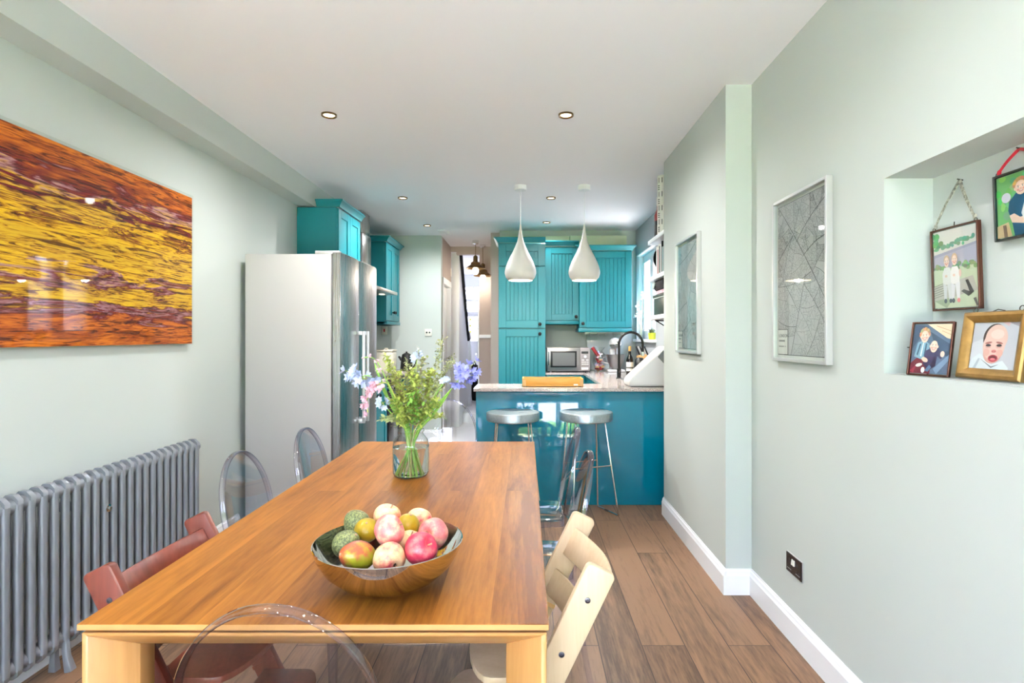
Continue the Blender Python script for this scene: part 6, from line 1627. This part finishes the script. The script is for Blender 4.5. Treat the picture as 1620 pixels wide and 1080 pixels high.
b = MB(); b.tube([(1.215, 5.8, WZ + 0.18), (1.25, 5.78, WZ + 0.18), (1.258, 5.78, WZ + 0.1), (1.225, 5.8, WZ + 0.05)], 0.011, 10); b.build('handle', M['black'], t)

# bread bin: sloped white body, dark end window
t = thing('bread_bin', 'sloping white plastic bread bin at the wall end of the breakfast bar', 'bread bin', (1.04, 4.8, WZ))
prof = [(0.85, WZ + 0.004), (1.23, WZ + 0.004), (1.23, WZ + 0.32), (1.20, WZ + 0.335), (1.155, WZ + 0.333), (1.13, WZ + 0.315), (0.87, WZ + 0.075), (0.852, WZ + 0.045)]
b = MB(); b.prism(prof, 4.69, 4.96, 'y'); b.build('bin_body', M['breadbin'], t, bevel=0.012, seg=3)
b = MB(); b.prism([(1.085, WZ + 0.25), (1.13, WZ + 0.3), (1.225, WZ + 0.315), (1.225, WZ + 0.1)], 4.684, 4.69, 'y'); b.build('dark_side_panel', M['smoke'], t, bevel=0.003)
b = MB(); b.box(0.87, 1.22, 4.70, 4.95, WZ, WZ + 0.006); b.build('foot_strip', M['black'], t)
b = MB(); b.box(0.8, 0.83, 4.82, 4.86, WZ, WZ + 0.001)
t = thing('wooden_tray', 'shallow orange bamboo tray on the breakfast bar', 'tray', (0.225, 4.76, WZ))
b = MB(); x0, x1, y0, y1, zt = -0.03, 0.475, 4.70, 4.90, WZ + 0.07
b.box(x0, x1, y0, y1, WZ + 0.004, WZ + 0.016); b.box(x0, x1, y0, y0 + 0.012, WZ + 0.016, zt); b.box(x0, x1, y1 - 0.012, y1, WZ + 0.016, zt); b.box(x0, x0 + 0.012, y0 + 0.012, y1 - 0.012, WZ + 0.016, zt); b.box(x1 - 0.012, x1, y0 + 0.012, y1 - 0.012, WZ + 0.016, zt)
b.build('tray_body', M['tray'], t, bevel=0.002, weld=False)
for s, xa in ((0, x0), (1, x1)):
    b = MB(); xx = (xa, xa + 0.03) if s == 0 else (xa - 0.03, xa); b.box(xx[0], xx[1], y0 - 0.004, y0, WZ + 0.006, zt - 0.012); b.build('end_block', M['tan'], t, bevel=0.002)
b = MB(); b.box(0.395, 0.43, y0 - 0.003, y0, WZ + 0.012, WZ + 0.024); b.build('paper_tag', M['paper'], t)
for x in (x0 + 0.03, x1 - 0.03):
    b = MB(); b.box(x - 0.012, x + 0.012, y0 + 0.01, y1 - 0.01, WZ, WZ + 0.004); b.build('foot', M['black'], t)

# ------------------------------------------------------------------ floating shelves by the window
shelf_z = (2.186, 1.866, 1.536)
lab = ('white floating shelf highest by the window, carrying the patterned roll', 'white floating shelf in the middle by the window, carrying books', 'white floating shelf lowest by the window, carrying the dark green box')
for z, l in zip(shelf_z, lab):
    b = MB(); b.box(1.062, KX, 4.37, 4.956, z - 0.035, z)
    tag(b.build('wall_shelf', M['white'], bevel=0.003), l, 'shelf', 'white shelves by the kitchen window')
for y in (4.5, 4.85):
    b = MB(); b.tube([(1.10, y, 1.494), (KX - 0.006, y, 1.494), (KX - 0.006, y, 1.30)], 0.006, 6); b.tube([(1.11, y, 1.494), (KX - 0.006, y, 1.33)], 0.005, 6)
    tag(b.build('shelf_bracket', M['blackmetal'], weld=False), 'black triangular bracket under the lowest white shelf, ' + ('nearer' if y < 4.7 else 'farther') + ' one', 'bracket', 'black shelf brackets')
# patterned tin and boxes on the top shelf
t = thing('patterned_tin', 'tall white tin with black dashes on the top shelf', 'tin', (1.112, 4.62, 2.187))
TXc, TYc, TR_, TZ0, TZ1 = 1.112, 4.62, 0.045, 2.187, 2.66
b = MB(); b.lathe([(0, 0), (TR_, 0), (TR_, 0.47), (TR_ - 0.004, 0.474), (0, 0.474)], 28, (TXc, TYc, TZ0)); b.build('tin_body', M['paper'], t)
b = MB()
for k in range(8):
    z = TZ0 + 0.02 + k * 0.056
    for q in range(6):
        a = pi + pi / 2.2 * (q / 5.0 * 2 - 0.55) + (0.2 if k % 2 else 0)
        if k % 2 == 0:
            for j in range(3):
                for s_ in range(4):
                    a0 = a + s_ * 0.1; a1 = a0 + 0.1
                    if q % 2 == 0: b.add([(TXc + (TR_ + .0006) * cos(a0), TYc + (TR_ + .0006) * sin(a0), z + j * 0.015), (TXc + (TR_ + .0006) * cos(a1), TYc + (TR_ + .0006) * sin(a1), z + j * 0.015), (TXc + (TR_ + .0006) * cos(a1), TYc + (TR_ + .0006) * sin(a1), z + j * 0.015 + 0.007), (TXc + (TR_ + .0006) * cos(a0), TYc + (TR_ + .0006) * sin(a0), z + j * 0.015 + 0.007)], [(0, 1, 2, 3)])
        else:
            b.add([(TXc + (TR_ + .0006) * cos(a), TYc + (TR_ + .0006) * sin(a), z), (TXc + (TR_ + .0006) * cos(a + .13), TYc + (TR_ + .0006) * sin(a + .13), z), (TXc + (TR_ + .0006) * cos(a + .13), TYc + (TR_ + .0006) * sin(a + .13), z + 0.042), (TXc + (TR_ + .0006) * cos(a), TYc + (TR_ + .0006) * sin(a), z + 0.042)], [(0, 1, 2, 3)])
b.build('dash_pattern', M['black'], t, weld=False, flat=True)
t = thing('spirit_bottle', 'dark red bottle with a white cap on the top shelf', 'bottle', (1.125, 4.83, 2.187))
b = MB(); b.lathe([(0, 0), (0.033, 0), (0.035, 0.006), (0.035, 0.2), (0.014, 0.25), (0.013, 0.28)], 22, (1.125, 4.83, 2.187)); b.build('bottle_body', M['redpack'], t)
b = MB(); b.lathe([(0.0355, 0.02), (0.0355, 0.15)], 22, (1.125, 4.83, 2.187)); b.f = [f for f in b.f if len(f) == 4]; b.c = [None] * len(b.f); b.fm = [0] * len(b.f); b.build('label', M['black'], t)
b = MB(); b.lathe([(0.016, 0.28), (0.016, 0.35), (0, 0.351)], 18, (1.125, 4.83, 2.187)); b.build('cap', M['paper'], t)
b = MB(); b.box(1.20, 1.36, 4.70, 4.93, 2.187, 2.217); tag(b.build('flat_box', M['redpack'], bevel=0.003), 'flat dark red box at the far end of the top shelf', 'box')
# books and round tray on the middle shelf
cols = [M['paper'], M['smoke'], M['board'], M['bag'], M['paper'], M['darkgreen'], M['offwhite'], M['redpack'], M['paper']]
hts = (0.21, 0.24, 0.2, 0.25, 0.23, 0.22, 0.24, 0.2, 0.23)
names = ['white paperback', 'dark grey book', 'grey-green book', 'black book', 'tall white book', 'dark green book', 'cream book', 'dark red book', 'white hardback']
yb = 4.40
for i, (c, hh) in enumerate(zip(cols, hts)):
    w_ = 0.022 + 0.008 * (i % 3)
    t = thing('book', names[i] + ' on the middle shelf, ' + ['nearest of the row', 'second of the row', 'third of the row', 'fourth of the row', 'fifth of the row', 'sixth of the row', 'seventh of the row', 'eighth of the row', 'farthest of the row'][i], 'book', (1.17, yb + w_ / 2, 1.867), 'books on the middle shelf')
    b = MB(); b.box(1.086, 1.24, yb + 0.003, yb + w_ - 0.003, 1.870, 1.864 + hh); b.build('pages', M['paper'], t)
    b = MB(); b.box(1.08, 1.245, yb, yb + 0.0028, 1.867, 1.867 + hh); b.box(1.08, 1.245, yb + w_ - 0.0028, yb + w_, 1.867, 1.867 + hh); b.box(1.076, 1.08, yb, yb + w_, 1.867, 1.867 + hh); b.build('cover', c, t, weld=False)
    yb += w_ + 0.003
b = MB(); n = 36; mm = Matrix.Translation((1.20, yb + 0.07, 1.868 + 0.135)) @ Matrix.Rotation(R(90 - 12), 4, 'X'); b = MB(mm); b.lathe([(0, 0), (0.115, 0), (0.132, 0.012), (0.135, 0.013), (0.135, 0.009), (0.118, -0.004), (0, -0.004)], 40)
tag(b.build('round_tray', M['blackmetal']), 'round dark tray leaning at the far end of the middle shelf', 'tray')
# green box and bag on the lowest shelf
t = thing('storage_box', 'dark green storage box with a pale seam on the lowest shelf', 'box', (1.24, 4.78, 1.536))
b = MB(); b.box(1.09, 1.30, 4.50, 4.86, 1.537, 1.68); b.build('box_body', M['darkgreen'], t, bevel=0.008)
b = MB(); b.box(1.085, 1.305, 4.495, 4.865, 1.682, 1.71); b.build('lid', M['darkgreen'], t, bevel=0.006)
b = MB(); b.box(1.087, 1.302, 4.497, 4.863, 1.676, 1.683); b.build('pale_seam', M['board'], t)
b = MB()
for k in range(5): b.box(1.11, 1.29, 4.52 + k * 0.004, 4.84 - k * 0.004, 1.711 + k * 0.007, 1.717 + k * 0.007)
tag(b.build('folded_cloth', M['pink'], bevel=0.002, weld=False), 'folded pink and white cloth on top of the dark green box', 'cloth')
t = thing('handbag', 'black bag with a pale heart-shaped patch above the green box', 'bag', (1.24, 4.8, 1.748))
b = MB(); b.prism([(1.10, 1.747), (1.29, 1.747), (1.29, 1.828), (1.09, 1.828), (1.085, 1.80)], 4.52, 4.87, 'y'); b.build('bag_body', M['bag'], t, bevel=0.01)
b = MB(); b.prism([(4.825, 1.752), (4.865, 1.785), (4.86, 1.815), (4.84, 1.822), (4.82, 1.805), (4.80, 1.822), (4.775, 1.812), (4.775, 1.785)], 1.077, 1.084, 'x'); b.build('pale_patch', M['board'], t)

# ------------------------------------------------------------------ window sill
t = thing('glass_bud_vase', 'clear glass vase of white flowers on the window sill', 'vase', (1.41, 6.93, WZ0))
b = MB(); b.lathe([(0, 0.003), (0.035, 0.003), (0.03, 0.06), (0.022, 0.14), (0.03, 0.18)], 24, (1.40, 6.90, WZ0)); b.f = [f for f in b.f if len(f) == 4]; b.c = [None] * len(b.f); b.fm = [0] * len(b.f); b.build('vase_body', M['jar'], t)
for i, (dx, dy, hz) in enumerate(((-0.03, 0.06, 0.42), (-0.05, -0.02, 0.36), (0.0, -0.08, 0.5), (0.02, 0.03, 0.56), (-0.04, -0.2, 0.33), (-0.045, 0.1, 0.3))):
    t = thing('white_flower', 'white flower in the sill vase, ' + ('tallest', 'second tallest', 'third tallest', 'fourth tallest', 'fifth tallest', 'lowest')[[3, 2, 1, 0, 4, 5].index({0: 2, 1: 3, 2: 1, 3: 0, 4: 4, 5: 5}[i])] + ' of the bunch', 'flower', (1.40, 6.90, WZ0 + 0.01), 'white flowers in the sill vase')
    tip = Vector((1.40 + dx, 6.90 + dy, WZ0 + hz)); b = MB(); b.tube([(1.40, 6.90, WZ0 + 0.01), (1.40 + dx * .2, 6.9 + dy * .2, WZ0 + 0.17), tip], 0.002, 5); b.build('stem', M['leaf_pale'], t)
    b = MB()
    for q in range(5): flower(b, tip + Vector((rng.uniform(-.015, .015), rng.uniform(-.015, .015), rng.uniform(-.03, .01))), (rng.uniform(-1, 0), rng.uniform(-1, .3), rng.uniform(-.5, 1)), 0.022, 5, 0.4)
    b.build('bloom', M['paper'], t, weld=False)
t = thing('potted_plant', 'small grey-green plant in a yellow pot on the window sill', 'plant', (1.39, 6.3, WZ0))
b = MB(); b.lathe([(0, 0.002), (0.035, 0.002), (0.045, 0.075), (0.041, 0.075), (0.034, 0.01), (0, 0.01)], 22, (1.385, 6.24, WZ0)); b.build('pot', mat('lime_yellow_glaze', rgb(206, 214, 70), 0.3), t)
b = MB()
for i in range(26): leaf_quad(b, (1.385, 6.24, WZ0 + 0.06), (rng.uniform(-1, 1), rng.uniform(-1, 1), rng.uniform(.4, 1.6)), rng.uniform(.07, .13), 0.022, 0.3, 4)
b.build('leaves', mat('grey_green_leaf', rgb(110, 124, 104), 0.6), t, weld=False)
